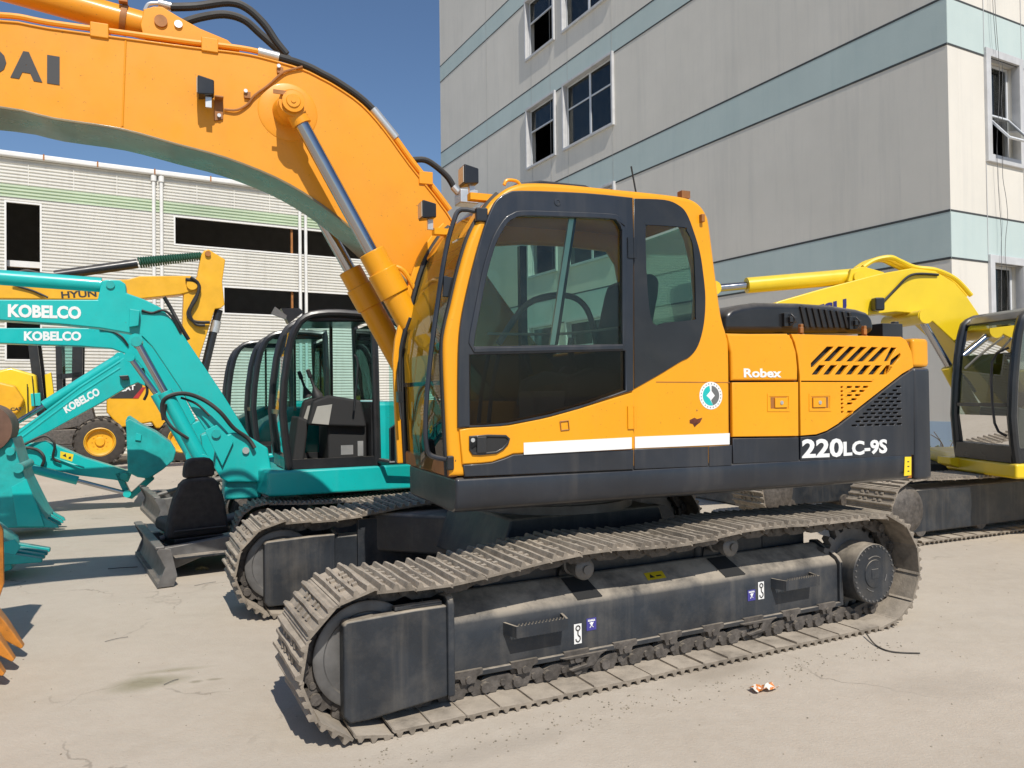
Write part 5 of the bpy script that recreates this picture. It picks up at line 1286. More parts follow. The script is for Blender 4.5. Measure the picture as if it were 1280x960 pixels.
p = [([(-1.316,1.048)])[0], ([(-1.668,1.773)])[0], ([(-1.928,2.295)])[0]]
ram(TA, p[0], p[1], p[2], 0.36, 0.072, 0.036, 'teal')
q = ([(-1.923,2.278)])[0]; mb = MB(); mb.cyl((q[0], 0.28, q[1]), (q[0], V1+0.04, q[1]), 0.05, n=18); mb.build('boom_pin', 'teal_worn', TA)
hose(TA, [(-1.878,2.605),(-1.782,2.584),(-1.677,2.612),(-1.595,2.548),(-1.512,2.384)], 0.43, 0.013)
hose(TA, [(-1.669,2.760),(-1.602,2.639),(-1.527,2.484),(-1.436,2.319)], 0.50, 0.02)
hose(TA, [(-1.675,1.487),(-1.689,1.649),(-1.622,1.730),(-1.472,1.752),(-1.298,1.684),(-1.144,1.557),(-1.011,1.387),(-0.869,1.273),(-0.805,1.170)], 0.30, 0.022)
hose(TA, [(-1.659,1.649),(-1.668,1.528),(-1.594,1.404),(-1.452,1.293)], 0.28, 0.016)
hose(TA, [(-1.517,1.712),(-1.366,1.644),(-1.244,1.518)], 0.34, 0.012)
# swing bracket
web('swing_bracket', 'teal', TA, [(-1.199,0.974),(-1.167,1.181),(-1.103,1.304),(-1.008,1.343),(-0.848,1.287),(-0.662,1.161),(-0.622,0.902),(-0.640,0.792),(-1.067,0.816),(-1.137,0.862)], 0.35, 0.44, 0.02)
web('swing_bracket', 'teal', TA, [(-1.199,0.974),(-1.167,1.181),(-1.103,1.304),(-1.008,1.343),(-0.848,1.287),(-0.662,1.161),(-0.622,0.902),(-0.640,0.792),(-1.067,0.816),(-1.137,0.862)], 0.72, 0.81, 0.02)
mb = MB(); mb.box(-1.10, -0.72, 0.42, 0.80, 0.62, 1.0); mb.build('swing_post', 'teal_worn', TA, bevel=0.03)
q = ([(-0.889,1.145)])[0]; mb = MB(); mb.cyl((q[0], 0.32, q[1]), (q[0], 0.84, q[1]), 0.035, n=16); mb.build('bracket_pin', 'silver', TA)
q = ([(-1.184,1.334)])[0]
mb = MB(); mb.prism([(-1.292,1.370),(-1.176,1.425),(-1.012,1.245),(-1.124,0.991)], 0.30, 0.345); mb.build('bracket_plate', 'teal', TA, bevel=0.006)
mb = MB(); mb.cyl((q[0], 0.27, q[1]), (q[0], 0.30, q[1]), 0.045, n=14); mb.build('bracket_pin', 'teal_worn', TA)
# arm and bucket beyond the frame, the teeth come back into view
bkA = [(-3.452,0.687),(-3.080,0.480),(-3.004,0.421),(-2.966,0.275),(-2.992,0.165),(-3.330,0.207)]
x0 = bkA[1][0]
web('arm', 'teal', TA, [(x0-1.05, 2.35), (x0-0.75, 2.35), (x0-0.20, 0.62), (x0-0.42, 0.55)], 0.48, 0.68)
mb = MB(); mb.prism([(x0-0.62, 0.62), (x0-0.1, 0.50), (x0+0.06, 0.34), (x0+0.10, 0.12), (x0-0.10, 0.05), (x0-0.50, 0.06), (x0-0.70, 0.30)], 0.28, 0.88); mb.build('bucket', 'teal_worn', TA, bevel=0.012)
for k in range(4):
    v = 0.30 + 0.18*k
    mb = MB(); mb.add([(x0-0.02, v-0.045, 0.30), (x0-0.02, v+0.045, 0.30), (x0-0.02, v+0.045, 0.17), (x0-0.02, v-0.045, 0.17), (x0+0.34, v-0.04, 0.20), (x0+0.34, v+0.04, 0.20), (x0+0.34, v+0.03, 0.16), (x0+0.34, v-0.03, 0.16)], [(0,1,2,3),(7,6,5,4),(0,4,5,1),(1,5,6,2),(2,6,7,3),(3,7,4,0)])
    mb.build('bucket_tooth', 'teal_worn', TA, bevel=0.008)
mb = MB(); mb.prism([(x0-0.05, 0.36), (x0+0.12, 0.40), (x0+0.17, 0.33), (x0+0.12, 0.24), (x0-0.02, 0.22)], 0.262, 0.28); mb.build('side_cutter', 'teal', TA, bevel=0.004)

# ---- dozer blades on the compact machines (their tracks stand slewed a little under the deck)
def local_of(R, p):
    c0, s0 = math.cos(R.rotation_euler.z), math.sin(R.rotation_euler.z)
    dx, dy = p[0]-R.location.x, p[1]-R.location.y; return (dx*c0+dy*s0, -dx*s0+dy*c0)
def dozer_blade(R, near, length, h, arms=True):
    secs = []
    for i in range(9):
        z = 0.015 + (h-0.015)*i/8; secs.append((0.07*math.sin(math.pi*i/8)**0.9 - 0.02*i/8, z))
    mb = MB(); ribbon(mb, secs, 0.028, 0.0, length, side=-1); b = mb.build('blade', 'steel', R, bevel=0.004)
    b.location = (near[0], near[1], 0); b.rotation_euler = (0, 0, math.radians(8))
    mb = MB(); mb.box(-0.018, 0.03, -0.002, length+0.002, 0.008, 0.05); mb.build('cutting_edge', 'steel', b, bevel=0.004)
    mb = MB(); mb.box(-0.03, 0.05, -0.003, length+0.003, h-0.012, h+0.016); mb.build('blade_rim', 'steel', b, bevel=0.012)
    for v in (0.0, length):
        mb = MB(); mb.prism([(-0.02, 0.01), (0.12, 0.01), (0.15, 0.10), (0.10, h-0.02), (0.0, h), (-0.02, h-0.03), (0.05, h*0.5)], v-0.012, v+0.016); mb.build('end_plate', 'steel', b, bevel=0.004)
    for v in (length*0.18, length*0.74):
        mb = MB(); mb.prism([(0.06, 0.06), (0.07, h-0.06), (0.40, 0.33), (1.3, 0.42), (1.3, 0.28), (0.42, 0.18)], v, v+0.09); mb.build('blade_arm', 'steel', b, bevel=0.01)
        mb = MB(); mb.cyl((0.10, v-0.03, h*0.55), (0.10, v+0.12, h*0.55), 0.035, n=12); mb.build('arm_pin', 'steel', b)
    mb = MB(); mb.cyl((0.12, length*0.5, h-0.06), (0.5, length*0.5, 0.40), 0.03, n=12); mb.cyl((0.5, length*0.5, 0.40), (1.0, length*0.5, 0.47), 0.055, n=14); mb.build('blade_ram', 'steel', b)
    return b
n0 = local_of(TA, (-3.183,6.913,0.0))
bl_a = dozer_blade(TA, n0, 1.72, 0.36)
mb = MB(); mb.box(0.16, 0.80, 0.20, 1.50, 0.20, 0.225); mb.build('blade_platform', 'slate_dusty', bl_a, bevel=0.006)
nb = local_of(TB, (-4.827,10.422,0.0))
dozer_blade(TB, nb, 1.72, 0.36)
# ---- second teal machine's boom and bucket
bB = [(-3.762,2.614),(-3.511,2.611),(-2.362,2.638),(-2.081,2.624),(-1.842,2.490),(-1.649,2.225),(-1.454,1.846),(-1.256,1.408),(-1.387,1.248),(-1.584,1.578),(-1.797,1.956),(-1.969,2.201),(-2.083,2.296),(-2.270,2.372),(-2.638,2.399),(-3.512,2.421),(-3.762,2.427)]
l = bB[0]; r_ = bB[-1]
bB = [(l[0]-1.1, l[1]-0.38), (l[0]-0.4, l[1]-0.04)] + bB + [(r_[0]-0.4, r_[1]-0.06), (r_[0]-1.1, r_[1]-0.42)]
TBb = web('boom', 'teal', TB, bB, V0, V1)
a = [(-3.256,2.455),(-2.624,2.466),(-3.256,2.576)]
lettering('maker_name', 'KOBELCO', a[0], a[1], a[2], V0-0.001, 'white', TBb, bold=0.045)
p = [([(-1.311,0.926)])[0], ([(-1.748,1.773)])[0], ([(-2.060,2.259)])[0]]
ram(TB, p[0], p[1], p[2], 0.36, 0.075, 0.036, 'teal')
hose(TB, [(-2.414,2.623),(-2.266,2.595),(-2.155,2.523),(-2.080,2.409)], 0.43, 0.014)
hose(TB, [(-1.910,2.114),(-1.873,1.955),(-1.854,1.796),(-1.893,1.690)], 0.40, 0.018)
web('swing_bracket', 'teal', TB, [(-1.15, 0.75), (-0.75, 0.75), (-0.75, 1.05), (-0.95, 1.3), (-1.2, 1.2)], 0.40, 0.75, 0.02)
bk = [(-3.806,1.283),(-3.481,1.203),(-3.356,1.248),(-3.298,1.020),(-3.215,0.720),(-3.046,0.312),(-2.995,0.229),(-3.021,0.112),(-3.300,0.135),(-3.968,0.189)]
TBk = web('bucket', 'teal_worn', TB, bk, 0.25, 0.95, 0.015)
q = [(-3.364,0.641),(-3.205,0.740),(-3.062,0.315),(-3.011,0.132),(-3.299,0.156)]
web('bucket_cheek', 'teal', TB, q, 0.225, 0.249, 0.006)
for k in range(4):
    v = 0.24 + 0.21*k; q = [(-3.063,0.274),(-2.874,0.140),(-2.857,0.098),(-3.064,0.125)]
    mb = MB(); mb.prism([(a, max(b, 0.02)) for a, b in q], v, v+0.07); mb.build('bucket_tooth', 'teal_worn', TB, bevel=0.008)
q = ([(-3.368,1.083)])[0]; mb = MB(); mb.cyl((q[0], 0.18, q[1]), (q[0], 1.0, q[1]), 0.05, n=16); mb.build('bucket_pin', 'teal_worn', TB)
q = ([(-3.285,0.874)])[0]; mb = MB(); mb.cyl((q[0], 0.18, q[1]), (q[0], 1.0, q[1]), 0.06, n=16); mb.build('bucket_pin', 'teal_worn', TB)
x0 = bk[1][0]; web('arm', 'teal', TB, [(x0-1.3, 2.45), (x0-0.95, 2.50), (x0+0.12, 1.18), (x0+0.0, 1.0)], 0.48, 0.70)
mb = MB(); q = ([(-3.539,1.366)])[0]; mb.lathe((q[0]-0.1, 0.15, q[1]), (0, 1, 0), [(0, 0.1), (0.01, 0.30), (0.5, 0.30), (0.51, 0.1)], 28); mb.build('quick_hitch', surf('brown_steel', (0.13, 0.065, 0.04), 0.55, vary=0.3, vscale=5, dust=0.3), TB)

# ---- third teal machine: boom lowered, arm folded, bucket curled
bC = [(-3.534,1.098),(-3.483,1.238),(-2.027,2.365),(-1.779,2.481),(-1.551,2.357),(-1.181,1.680),(-0.804,0.896),(-1.009,0.801),(-1.359,1.427),(-1.622,1.838),(-1.849,1.965),(-1.996,1.891),(-2.328,1.671),(-3.064,1.225),(-3.464,1.013)]
TCb = web('boom', 'teal', TC, bC, V0, V1)
a = [(-2.823,1.497),(-2.360,1.783),(-2.875,1.607)]
lettering('maker_name', 'KOBELCO', a[0], a[1], a[2], V0-0.001, 'white', TCb, bold=0.045)
p = [([(-2.100,2.358)])[0], ([(-3.130,1.622)])[0], ([(-3.532,1.342)])[0]]
ram(TC, p[0], p[1], p[2], 0.57, 0.075, 0.036, 'teal')
for dy in (0, 8):
    q = [([(-2.096,2.291)])[0], ([(-2.644,1.896)])[0], ([(-3.498,1.178)])[0]]
    mb = MB(); mb.tube([(a, 0.46, b - 0.10*(dy > 0)) for a, b in q], 0.022, 8, 1); mb.build('oil_line', 'teal', TCb)
q = ([(-2.015,2.027)])[0]; mb = MB(); mb.prism([(q[0]-0.09, q[1]+0.04), (q[0]+0.04, q[1]+0.05), (q[0]+0.06, q[1]-0.02), (q[0]-0.05, q[1]-0.03)], 0.33, 0.44); mb.build('boom_lamp', 'black', TCb, bevel=0.01)
web('swing_bracket', 'teal', TC, [(-1.15, 0.75), (-0.75, 0.75), (-0.75, 1.05), (-0.95, 1.35), (-1.2, 1.25)], 0.40, 0.75, 0.02)
aD = [(-3.574,1.005),(-3.434,1.047),(-3.106,1.095),(-2.930,1.004),(-2.591,0.820),(-2.102,0.624),(-1.935,0.554),(-1.991,0.407),(-2.191,0.456),(-2.710,0.558),(-3.180,0.715),(-3.394,0.808),(-3.595,0.864)]
TCa = web('arm', 'teal', TC, aD, V0+0.02, V1-0.02)
q = [(-2.905,0.930),(-2.731,0.874),(-2.752,0.766),(-2.910,0.827)]
wl_ = plate('warning_label', [q], V0+0.017, V0+0.0195, 'yellow_decal', TCa, bev=0.0003)
q = [(-2.879,0.862),(-2.837,0.891),(-2.826,0.830)]
plate('label_symbol', [q], V0+0.0155, V0+0.0168, 'text_dark', wl_, bev=0.0001)
q = [(-2.795,0.840),(-2.763,0.845),(-2.768,0.803),(-2.800,0.810)]
plate('label_symbol', [q], V0+0.0155, V0+0.0168, 'text_dark', wl_, bev=0.0001)
bkC = [(-2.003,1.260),(-2.013,1.359),(-1.958,1.407),(-1.814,1.317),(-1.589,1.186),(-1.373,1.003),(-1.304,0.874),(-1.340,0.737),(-1.501,0.594),(-1.695,0.467),(-1.851,0.501),(-1.984,0.582)]
web('bucket', 'teal_worn', TC, bkC, 0.22, 0.92, 0.02)
q = [(-1.867,1.185),(-1.789,1.158),(-1.801,1.060),(-1.879,1.075)]
mb = MB(); mb.prism(q, 0.19, 0.219); mb.build('bucket_plate', 'teal', TC, bevel=0.004)
for k in range(4):
    v = 0.24 + 0.2*k; q = [(-2.013,1.371),(-1.980,1.444),(-1.847,1.342),(-1.892,1.282)]
    mb = MB(); mb.prism(q, v, v+0.07); mb.build('bucket_tooth', 'teal_worn', TC, bevel=0.006)
q = [(-2.179,0.554),(-2.102,0.575),(-1.959,0.231),(-1.675,0.502),(-1.618,0.436),(-1.937,0.142),(-2.026,0.173)]
web('bucket_link', 'teal_worn', TC, q, 0.47, 0.68, 0.008)
p = [([(-3.467,0.756)])[0], ([(-2.673,0.476)])[0], ([(-2.001,0.239)])[0]]
ram(TC, p[0], p[1], p[2], 0.42, 0.065, 0.032, 'teal')
hose(TC, [(-3.443,1.016),(-3.210,0.971),(-3.108,0.848),(-3.140,0.718)], 0.40, 0.022)
hose(TC, [(-3.362,1.048),(-3.107,1.170),(-2.973,1.045),(-2.995,0.843),(-2.902,0.767)], 0.40, 0.018)
hose(TC, [(-3.036,0.868),(-2.849,0.776),(-2.586,0.667)], 0.42, 0.014, 'teal')
for px in (([(-3.534,1.051)])[0], ([(-2.047,0.510)])[0], ([(-1.698,0.478)])[0]):
    mb = MB(); mb.cyl((px[0], 0.40, px[1]), (px[0], 0.76, px[1]), 0.06, n=14); mb.build('arm_pin', 'teal_worn', TC)

# ================================================================ loose operator seat standing on the blade platform
bm_ = TA.matrix_basis @ (Matrix.Translation((n0[0], n0[1], 0)) @ Matrix.Rotation(math.radians(8), 4, 'Z'))
ws_ = bm_ @ Vector((0.42, 0.60, 0.0))
seat = empty('operator_seat', (ws_.x, ws_.y, 0.227), math.radians(-52), 'loose black cloth operator seat with headrest, standing on the grey dozer blade arms', 'seat')
seat.scale = (0.97, 0.97, 0.97)
def pad(name, z0, z1, w0, w1, d, tilt, mat, par, r=0.06):
    """upright padded block: tapering, rounded outline in (y,z), leaning with height"""
    n = 8; mb = MB(); L = []
    L += [(-w0/2, z0), (w0/2, z0)]
    L += [(w1/2 + (w0-w1)/2*(1-t)**0.6, z0 + (z1-r-z0)*t) for t in (0.3, 0.6, 0.85, 1.0)]
    L += [(w1/2 - r + r*math.cos(math.radians(a)), z1 - r + r*math.sin(math.radians(a))) for a in (30, 60, 90)]
    R2 = [(-a, b) for a, b in L[2:]][::-1]
    L = L + R2
    vs = [(-d/2 + tilt*(z-z0), y, z) for y, z in L] + [(d/2 + tilt*(z-z0), y, z) for y, z in L]; m_ = len(L)
    fs = [tuple(range(m_)), tuple(range(2*m_-1, m_-1, -1))] + [(i, i+m_, (i+1) % m_ + m_, (i+1) % m_) for i in range(m_)]
    mb.add(vs, fs); o = mb.build(name, mat, par, bevel=0.045, seg=4)
    if name == 'headrest': o.location.x = 0.07
    return o
pad('backrest', 0.12, 0.72, 0.62, 0.40, 0.17, 0.12, 'seatcloth', seat, 0.12)
pad('headrest', 0.72, 0.92, 0.30, 0.28, 0.13, 0.08, 'seatcloth', seat, 0.08)
mb = MB(); mb.box(-0.58, -0.05, -0.27, 0.27, 0.14, 0.28); mb.build('cushion', 'seatcloth', seat, bevel=0.05, seg=3)
mb = MB(); mb.box(-0.50, 0.10, -0.24, 0.24, 0.02, 0.12); mb.build('suspension', 'black', seat, bevel=0.01)
mb = MB(); mb.box(-0.52, 0.16, -0.26, -0.20, 0.0, 0.03); mb.build('seat_rail', 'steel', seat)
mb = MB(); mb.box(-0.52, 0.16, 0.20, 0.26, 0.0, 0.03); mb.build('seat_rail', 'steel', seat)
mb = MB(); mb.tube([(0.13, -0.25, 0.20), (0.135, 0.25, 0.20)], 0.012, 8, 1); mb.build('piping', 'rubber', seat)

# ================================================================ amber excavator whose arm stands in front of the shed
HX = empty('parked_excavator', *((-8.3865,15.4971,0.0),0.4712), 'amber yellow excavator with upright arm and green coiled hose guard in front of the shed', 'excavator')
hb = [(-2.125,3.969),(-1.617,3.966),(0.587,4.170),(0.810,4.249),(1.774,4.315),(1.900,4.228),(1.931,4.093),(1.867,4.004),(1.569,3.905),(0.585,3.742),(-1.618,3.673),(-2.126,3.650)]
l = hb[0]; r_ = hb[-1]
hb = [(l[0]-3.2, 1.3), (l[0]-2.8, 1.9), (l[0]-1.0, l[1]-0.2)] + hb + [(r_[0]-1.0, r_[1]-0.4), (r_[0]-2.6, 1.2)]
HXb = web('boom', 'cat_yellow', HX, hb, 0.0, 0.42, 0.02)
a = [(-0.594,3.720),(0.021,3.781),(-0.607,3.855)]
lettering('maker_name', 'HYUN', a[0], a[1], a[2], -0.002, 'text_dark', HXb, bold=0.03)
ha = [(1.593,2.687),(1.647,3.942),(1.916,4.315),(1.999,4.783),(2.047,4.872),(2.143,4.914),(2.240,4.852),(2.483,4.713),(2.414,4.223),(2.460,3.722),(2.378,3.650),(2.264,3.628),(1.954,2.607),(1.793,2.181)]
e = ha[-1]
ha = ha[:-1] + [(ha[-2][0]-0.10, 2.0), (ha[0][0]+0.05, 2.0)]
web('arm', 'cat_yellow', HX, ha, 0.03, 0.39, 0.02)
q = [(-0.725,4.198),(0.766,4.536),(0.795,4.555),(2.026,4.785)]
mb = MB(); mb.cyl((q[0][0], 0.2, q[0][1]), (q[1][0], 0.2, q[1][1]), 0.10, n=18); mb.build('arm_ram', 'black', HX)
mb = MB(); A_ = Vector((q[2][0], 0.2, q[2][1])); B_ = Vector((q[3][0], 0.2, q[3][1])); ax = (B_-A_).normalized(); e1 = ax.orthogonal().normalized(); e2 = ax.cross(e1)
n_ = 312; mb.tube([A_.lerp(B_, i/n_) + (e1*math.cos(i*0.5236) + e2*math.sin(i*0.5236))*(0.105-0.03*i/n_) for i in range(n_+1)], 0.02, 5, 1); mb.build('coil_guard', 'green_coil', HX)
mb = MB(); mb.cyl(A_, B_, 0.05, n=12); mb.build('rod', 'green_coil', HX)
q = [(2.359,3.629),(2.309,3.386),(2.111,2.574),(1.947,1.839)]
mb = MB(); mb.cyl((q[0][0], 0.2, q[0][1]), (q[3][0], 0.2, q[3][1]), 0.085, n=16); bk_ = mb.build('bucket_ram', 'black', HX)
mb = MB(); mb.cyl((q[1][0], 0.2, q[1][1]), (q[1][0]-0.05, 0.2, q[1][1]-0.25), 0.10, n=16); mb.build('ram_collar', 'silver', bk_)
hose(HX, [(1.676,4.225),(1.880,4.186),(1.942,4.019),(1.798,3.706),(1.719,3.482),(1.843,3.334),(2.145,3.326)], -0.06, 0.035)
hose(HX, [(1.770,4.265),(1.927,4.138),(1.894,3.846),(1.750,3.534),(1.859,3.283),(2.049,3.255)], -0.09, 0.03)
hose(HX, [(-1.482,4.152),(-1.220,4.262),(-0.954,4.216),(-0.616,4.205)], 0.2, 0.03)
hose(HX, [(-1.417,3.939),(-1.089,3.848),(-0.822,3.720)], -0.05, 0.02)
q = ([(1.803,4.118)])[0]; mb = MB(); mb.cyl((q[0], -0.06, q[1]), (q[0], 0.5, q[1]), 0.11, n=18); mb.build('arm_pin', 'cat_yellow', HX)
q = ([(2.125,4.806)])[0]; mb = MB(); mb.cyl((q[0], -0.03, q[1]), (q[0], 0.45, q[1]), 0.06, n=14); mb.build('arm_pin', 'rust_paint', HX)
l0 = l[0]
mb = MB(); mb.box(l0-5.6, l0-2.3, -1.2, 1.5, 1.0, 2.1); mb.build('body', 'cat_yellow', HX, bevel=0.08)
for v in (-1.2, 1.5): small_track(HX, l0-5.8, l0-1.6, v, 0.55, 0.9, 30)

# ================================================================ yellow wheeled loader with black cab posts
WL = empty('wheeled_loader', *((-10.5385,19.6441,0.0),0.4712), 'amber wheeled loader with big rusty tyres and a black and red side panel', 'loader')
def wheel(u, v, r, w):
    mb = MB(); mb.lathe((u, v-w/2, r), (0, 1, 0), [(0.0, r*0.55), (0.0, r*0.60), (0.02, r*0.80), (0.05, r*0.93), (w*0.3, r*0.97), (w*0.7, r*0.97), (w-0.05, r*0.93), (w-0.02, r*0.80), (w, r*0.60), (w, r*0.55)], 40, caps=False)
    T_ = mb.build('wheel', 'tyre', WL)
    for i in range(20):
        a = 2*math.pi*i/20
        for sgn, off in ((1, 0), (-1, 0.5*2*math.pi/20)):
            mb = MB(); aa = a + off
            c = Vector((u+math.cos(aa)*r*0.97, 0, r+math.sin(aa)*r*0.97)); t = Vector((-math.sin(aa), 0, math.cos(aa))); nn = Vector((math.cos(aa), 0, math.sin(aa)))
            y0, y1 = (v-w/2+0.01, v-0.02) if sgn > 0 else (v+0.02, v+w/2-0.01)
            vs = []
            for y, sh_ in ((y0, -0.04), (y1, 0.06)):
                for dt, dn in ((-0.03, -0.03), (0.03, -0.03), (0.03, 0.025), (-0.03, 0.025)):
                    k_ = c + t*(dt+sh_) + nn*dn; vs.append((k_.x, y, k_.z))
            mb.add(vs, [(0,1,2,3),(7,6,5,4),(0,4,5,1),(1,5,6,2),(2,6,7,3),(3,7,4,0)]); mb.build('tread_lug', 'tyre', T_)
    mb = MB(); mb.lathe((u, v-w/2-0.01, r), (0, 1, 0), [(0.0, r*0.56), (0.012, r*0.60), (0.03, r*0.52), (0.14, r*0.46), (0.15, r*0.20), (0.09, r*0.16), (0.09, 0.0)], 36, caps=False); rm = mb.build('rim', 'cat_yellow', T_)
    for i in range(10):
        a = 2*math.pi*i/10; mb = MB(); mb.cyl((u+r*0.29*math.cos(a), v-w/2+0.12, r+r*0.29*math.sin(a)), (u+r*0.29*math.cos(a), v-w/2+0.145, r+r*0.29*math.sin(a)), 0.018, n=6); mb.build('wheel_nut', 'cat_yellow', rm)
wr = 0.62
wheel(0.0, 0.24, wr, 0.46); wheel(1.95, 0.24, wr, 0.46); wheel(0.0, 2.1, wr, 0.46); wheel(1.95, 2.1, wr, 0.46)
mb = MB(); mb.prism([(0.149,2.108),(1.516,2.316),(1.645,0.898),(1.314,0.908),(1.218,1.081),(0.459,0.955),(0.146,1.380)], 0.35, 2.0); mb.build('body', 'cat_yellow', WL, bevel=0.05)
pn = plate('side_panel', [[(0.241,2.128),(0.993,2.210),(0.992,1.892),(0.763,1.726),(0.240,1.732)]], 0.338, 0.349, 'text_dark', WL, bev=0.002)
plate('red_flash', [[(0.763,1.726),(0.992,2.019),(1.069,2.019),(0.896,1.724)]], 0.335, 0.349, 'red', WL, bev=0.002)
a = [(0.463,1.897),(0.821,1.957),(0.464,2.033)]
lettering('maker_name', 'CAT', a[0], a[1], a[2], 0.334, 'white', pn, bold=0.04)
mb = MB(); mb.box(-1.6, 2.6, 0.55, 1.8, 0.55, 0.95); mb.build('chassis', 'link', WL, bevel=0.03)
for (xa, ya, xb, yb, w_) in ((45, 425, 55, 522, 0.09), (75, 430, 77, 500, 0.08), (98, 430, 97, 500, 0.10)):
    pass
for i, (pp, w_) in enumerate((([(-1.511,3.231),(-1.310,1.307)], 0.10), ([(-0.936,3.182),(-0.906,1.707)], 0.07), ([(-0.508,3.190),(-0.531,1.701)], 0.12))):
    mb = MB(); mb.prism([(pp[0][0]-w_, pp[0][1]), (pp[0][0]+w_, pp[0][1]), (pp[1][0]+w_, pp[1][1]), (pp[1][0]-w_, pp[1][1])], 0.5, 0.62); mb.build('cab_post', 'black', WL, bevel=0.01)
    mb = MB(); mb.prism([(pp[0][0]-w_, pp[0][1]), (pp[0][0]+w_, pp[0][1]), (pp[1][0]+w_, pp[1][1]), (pp[1][0]-w_, pp[1][1])], 1.7, 1.82); mb.build('cab_post', 'black', WL, bevel=0.01)
q = [(-1.683,3.247),(-0.308,3.236),(-0.308,3.381),(-1.682,3.408)]
mb = MB(); mb.prism(q, 0.45, 1.85); mb.build('cab_roof', 'black', WL, bevel=0.03)
q = [(-0.869,3.146),(-0.547,3.152),(-0.549,2.406),(-0.872,2.364)]
plate('cab_pane', [q], 0.55, 0.556, 'glass_teal', WL, bev=0.001)
q = [(-0.957,2.362),(-0.420,2.425),(-0.421,2.300),(-0.957,2.239)]
mb = MB(); mb.prism(q, 0.5, 0.62); mb.build('cab_rail', 'black', WL)
q = [(-1.169,1.812),(-0.277,1.947),(-0.098,1.070),(-1.172,0.897)]
mb = MB(); mb.prism(q, 0.55, 1.8); mb.build('cab_base', 'link', WL, bevel=0.03)
q = [(-2.132,2.463),(-1.936,2.522),(-1.403,2.347),(-1.354,1.713),(-1.557,1.322),(-1.890,1.135),(-2.136,1.141),(-2.776,1.160),(-2.774,2.307)]
mb = MB(); mb.prism(q, 0.2, 2.1); lb = mb.build('loader_bucket', 'yellow', WL, bevel=0.06)
q = [(-2.121,2.150),(-1.828,2.071),(-1.630,1.717),(-1.764,1.387),(-2.604,1.253),(-2.602,2.151)]
mb = MB(); mb.prism(q, -0.1, 0.19); mb.build('loader_arm', 'cat_yellow', WL, bevel=0.05)
a = [(-1.911,1.459),(-1.664,1.463),(-1.911,1.536)]
lettering('maker_name', 'CAT', a[0], a[1], a[2], -0.103, 'text_dark', WL, bold=0.04)
for pp in ([(-1.581,2.112),(-1.567,1.320)], [(-1.479,2.310),(-1.414,1.476)]):
    mb = MB(); mb.tube([(a, 0.12, b) for a, b in pp], 0.012, 6, 1); mb.build('hose', 'rubber', WL)
q = [(-1.224,2.350),(-1.087,2.410),(-1.003,1.608),(-1.175,1.551)]
mb = MB(); mb.prism(q, 0.3, 0.5); mb.build('grab_post', 'yellow', WL, bevel=0.01)
q = [(-1.514,1.874),(-1.311,1.892),(-1.295,1.573),(-1.498,1.557)]
mb = MB(); mb.prism(q, 0.12, 0.4); mb.build('side_box', 'teal', WL, bevel=0.01)

# ================================================================ bright yellow excavator with black cab beyond the tail
KX = empty('yellow_excavator', *((4.5138,8.4068,0.0),0.4189), 'bright yellow excavator with black framed cab and arched boom beyond the orange counterweight', 'excavator')
small_track(KX, -0.55, 3.6, 0.30, 0.60, 0.72, 40)
kf = [(0.304,2.396)]; kv = 2.05
small_track(KX, -0.55, 3.6, kv+0.2, 0.60, 0.72, 40)
mb = MB(); mb.box(-0.20, 3.3, 0.10, 0.50, 0.12, 0.60); mb.build('track_frame', 'slate_dusty', KX, bevel=0.02)
mb = MB(); mb.lathe((2.0, 1.3, 0.4), (0, 0, 1), [(0, 0.5), (0.33, 0.5)], 24); mb.build('slew_ring', 'dark', KX)
before = set(KX.children)
mb = MB(); mb.prism_up([(-0.05, -0.03), (3.4, -0.03), (3.8, 0.45), (3.8, 2.1), (3.4, 2.55), (0.6, 2.55), (0.3, 1.7), (-0.05, 1.12)], 0.72, 0.885); mb.build('deck', 'yellow', KX, bevel=0.03)
mb = MB(); mb.prism([(-0.16, 0.80), (0.0, 0.74), (0.0, 0.88), (-0.16, 0.885)], 0.9, 1.14); mb.build('deck_step', 'yellow', KX, bevel=0.01)
mb = MB(); mb.prism([(1.5, 0.885), (3.75, 0.885), (3.8, 1.7), (3.6, 1.95), (1.5, 1.95)], 0.02, 2.55); mb.build('engine_cover', 'yellow', KX, bevel=0.06, seg=3)
kc = 0.02
kp = [(kc+0.0, 0.89), (kc-0.05, 1.4), (kc+0.01, 2.1), (kc+0.07, 2.40), (kc+0.14, 2.51), (kc+0.4, 2.57), (kc+1.2, 2.57), (kc+1.28, 2.50), (kc+1.3, 0.89)]
for v in (0.04, 0.98):
    mb = MB(); mb.tube([(a, v, b) for a, b in kp], 0.05, 10, 2); mb.build('cab_pillar', 'black', KX)
    mb = MB(); mb.prism([(kc-0.02, 0.89), (kc+1.28, 0.89), (kc+1.28, 1.05), (kc-0.03, 1.05)], v-0.02, v+0.02); mb.build('cab_sill', 'black', KX)
mb = MB(); mb.prism([(kc+0.06, 2.46), (kc+0.16, 2.55), (kc+0.4, 2.62), (kc+1.2, 2.62), (kc+1.26, 2.50)], 0.02, 1.0); mb.build('cab_roof', 'black', KX, bevel=0.03)
for z0_, z1_ in ((0.89, 1.07), (1.50, 1.54)):
    mb = MB(); mb.box(kc-0.06, kc+0.0, 0.05, 0.97, z0_, z1_); mb.build('screen_bar', 'black', KX)
g_ = MB()
for a, b in zip(kp[0:4], kp[1:5]): g_.add([(a[0], 0.06, a[1]), (a[0], 0.96, a[1]), (b[0], 0.96, b[1]), (b[0], 0.06, b[1])], [(0, 1, 2, 3)])
g_.build('windscreen', 'glass_smoke', KX)
for v in (0.035, 0.985):
    mb = MB(); mb.add([(a, v, b) for a, b in kp], [tuple(range(len(kp)))]); mb.build('side_pane', 'glass_smoke', KX)
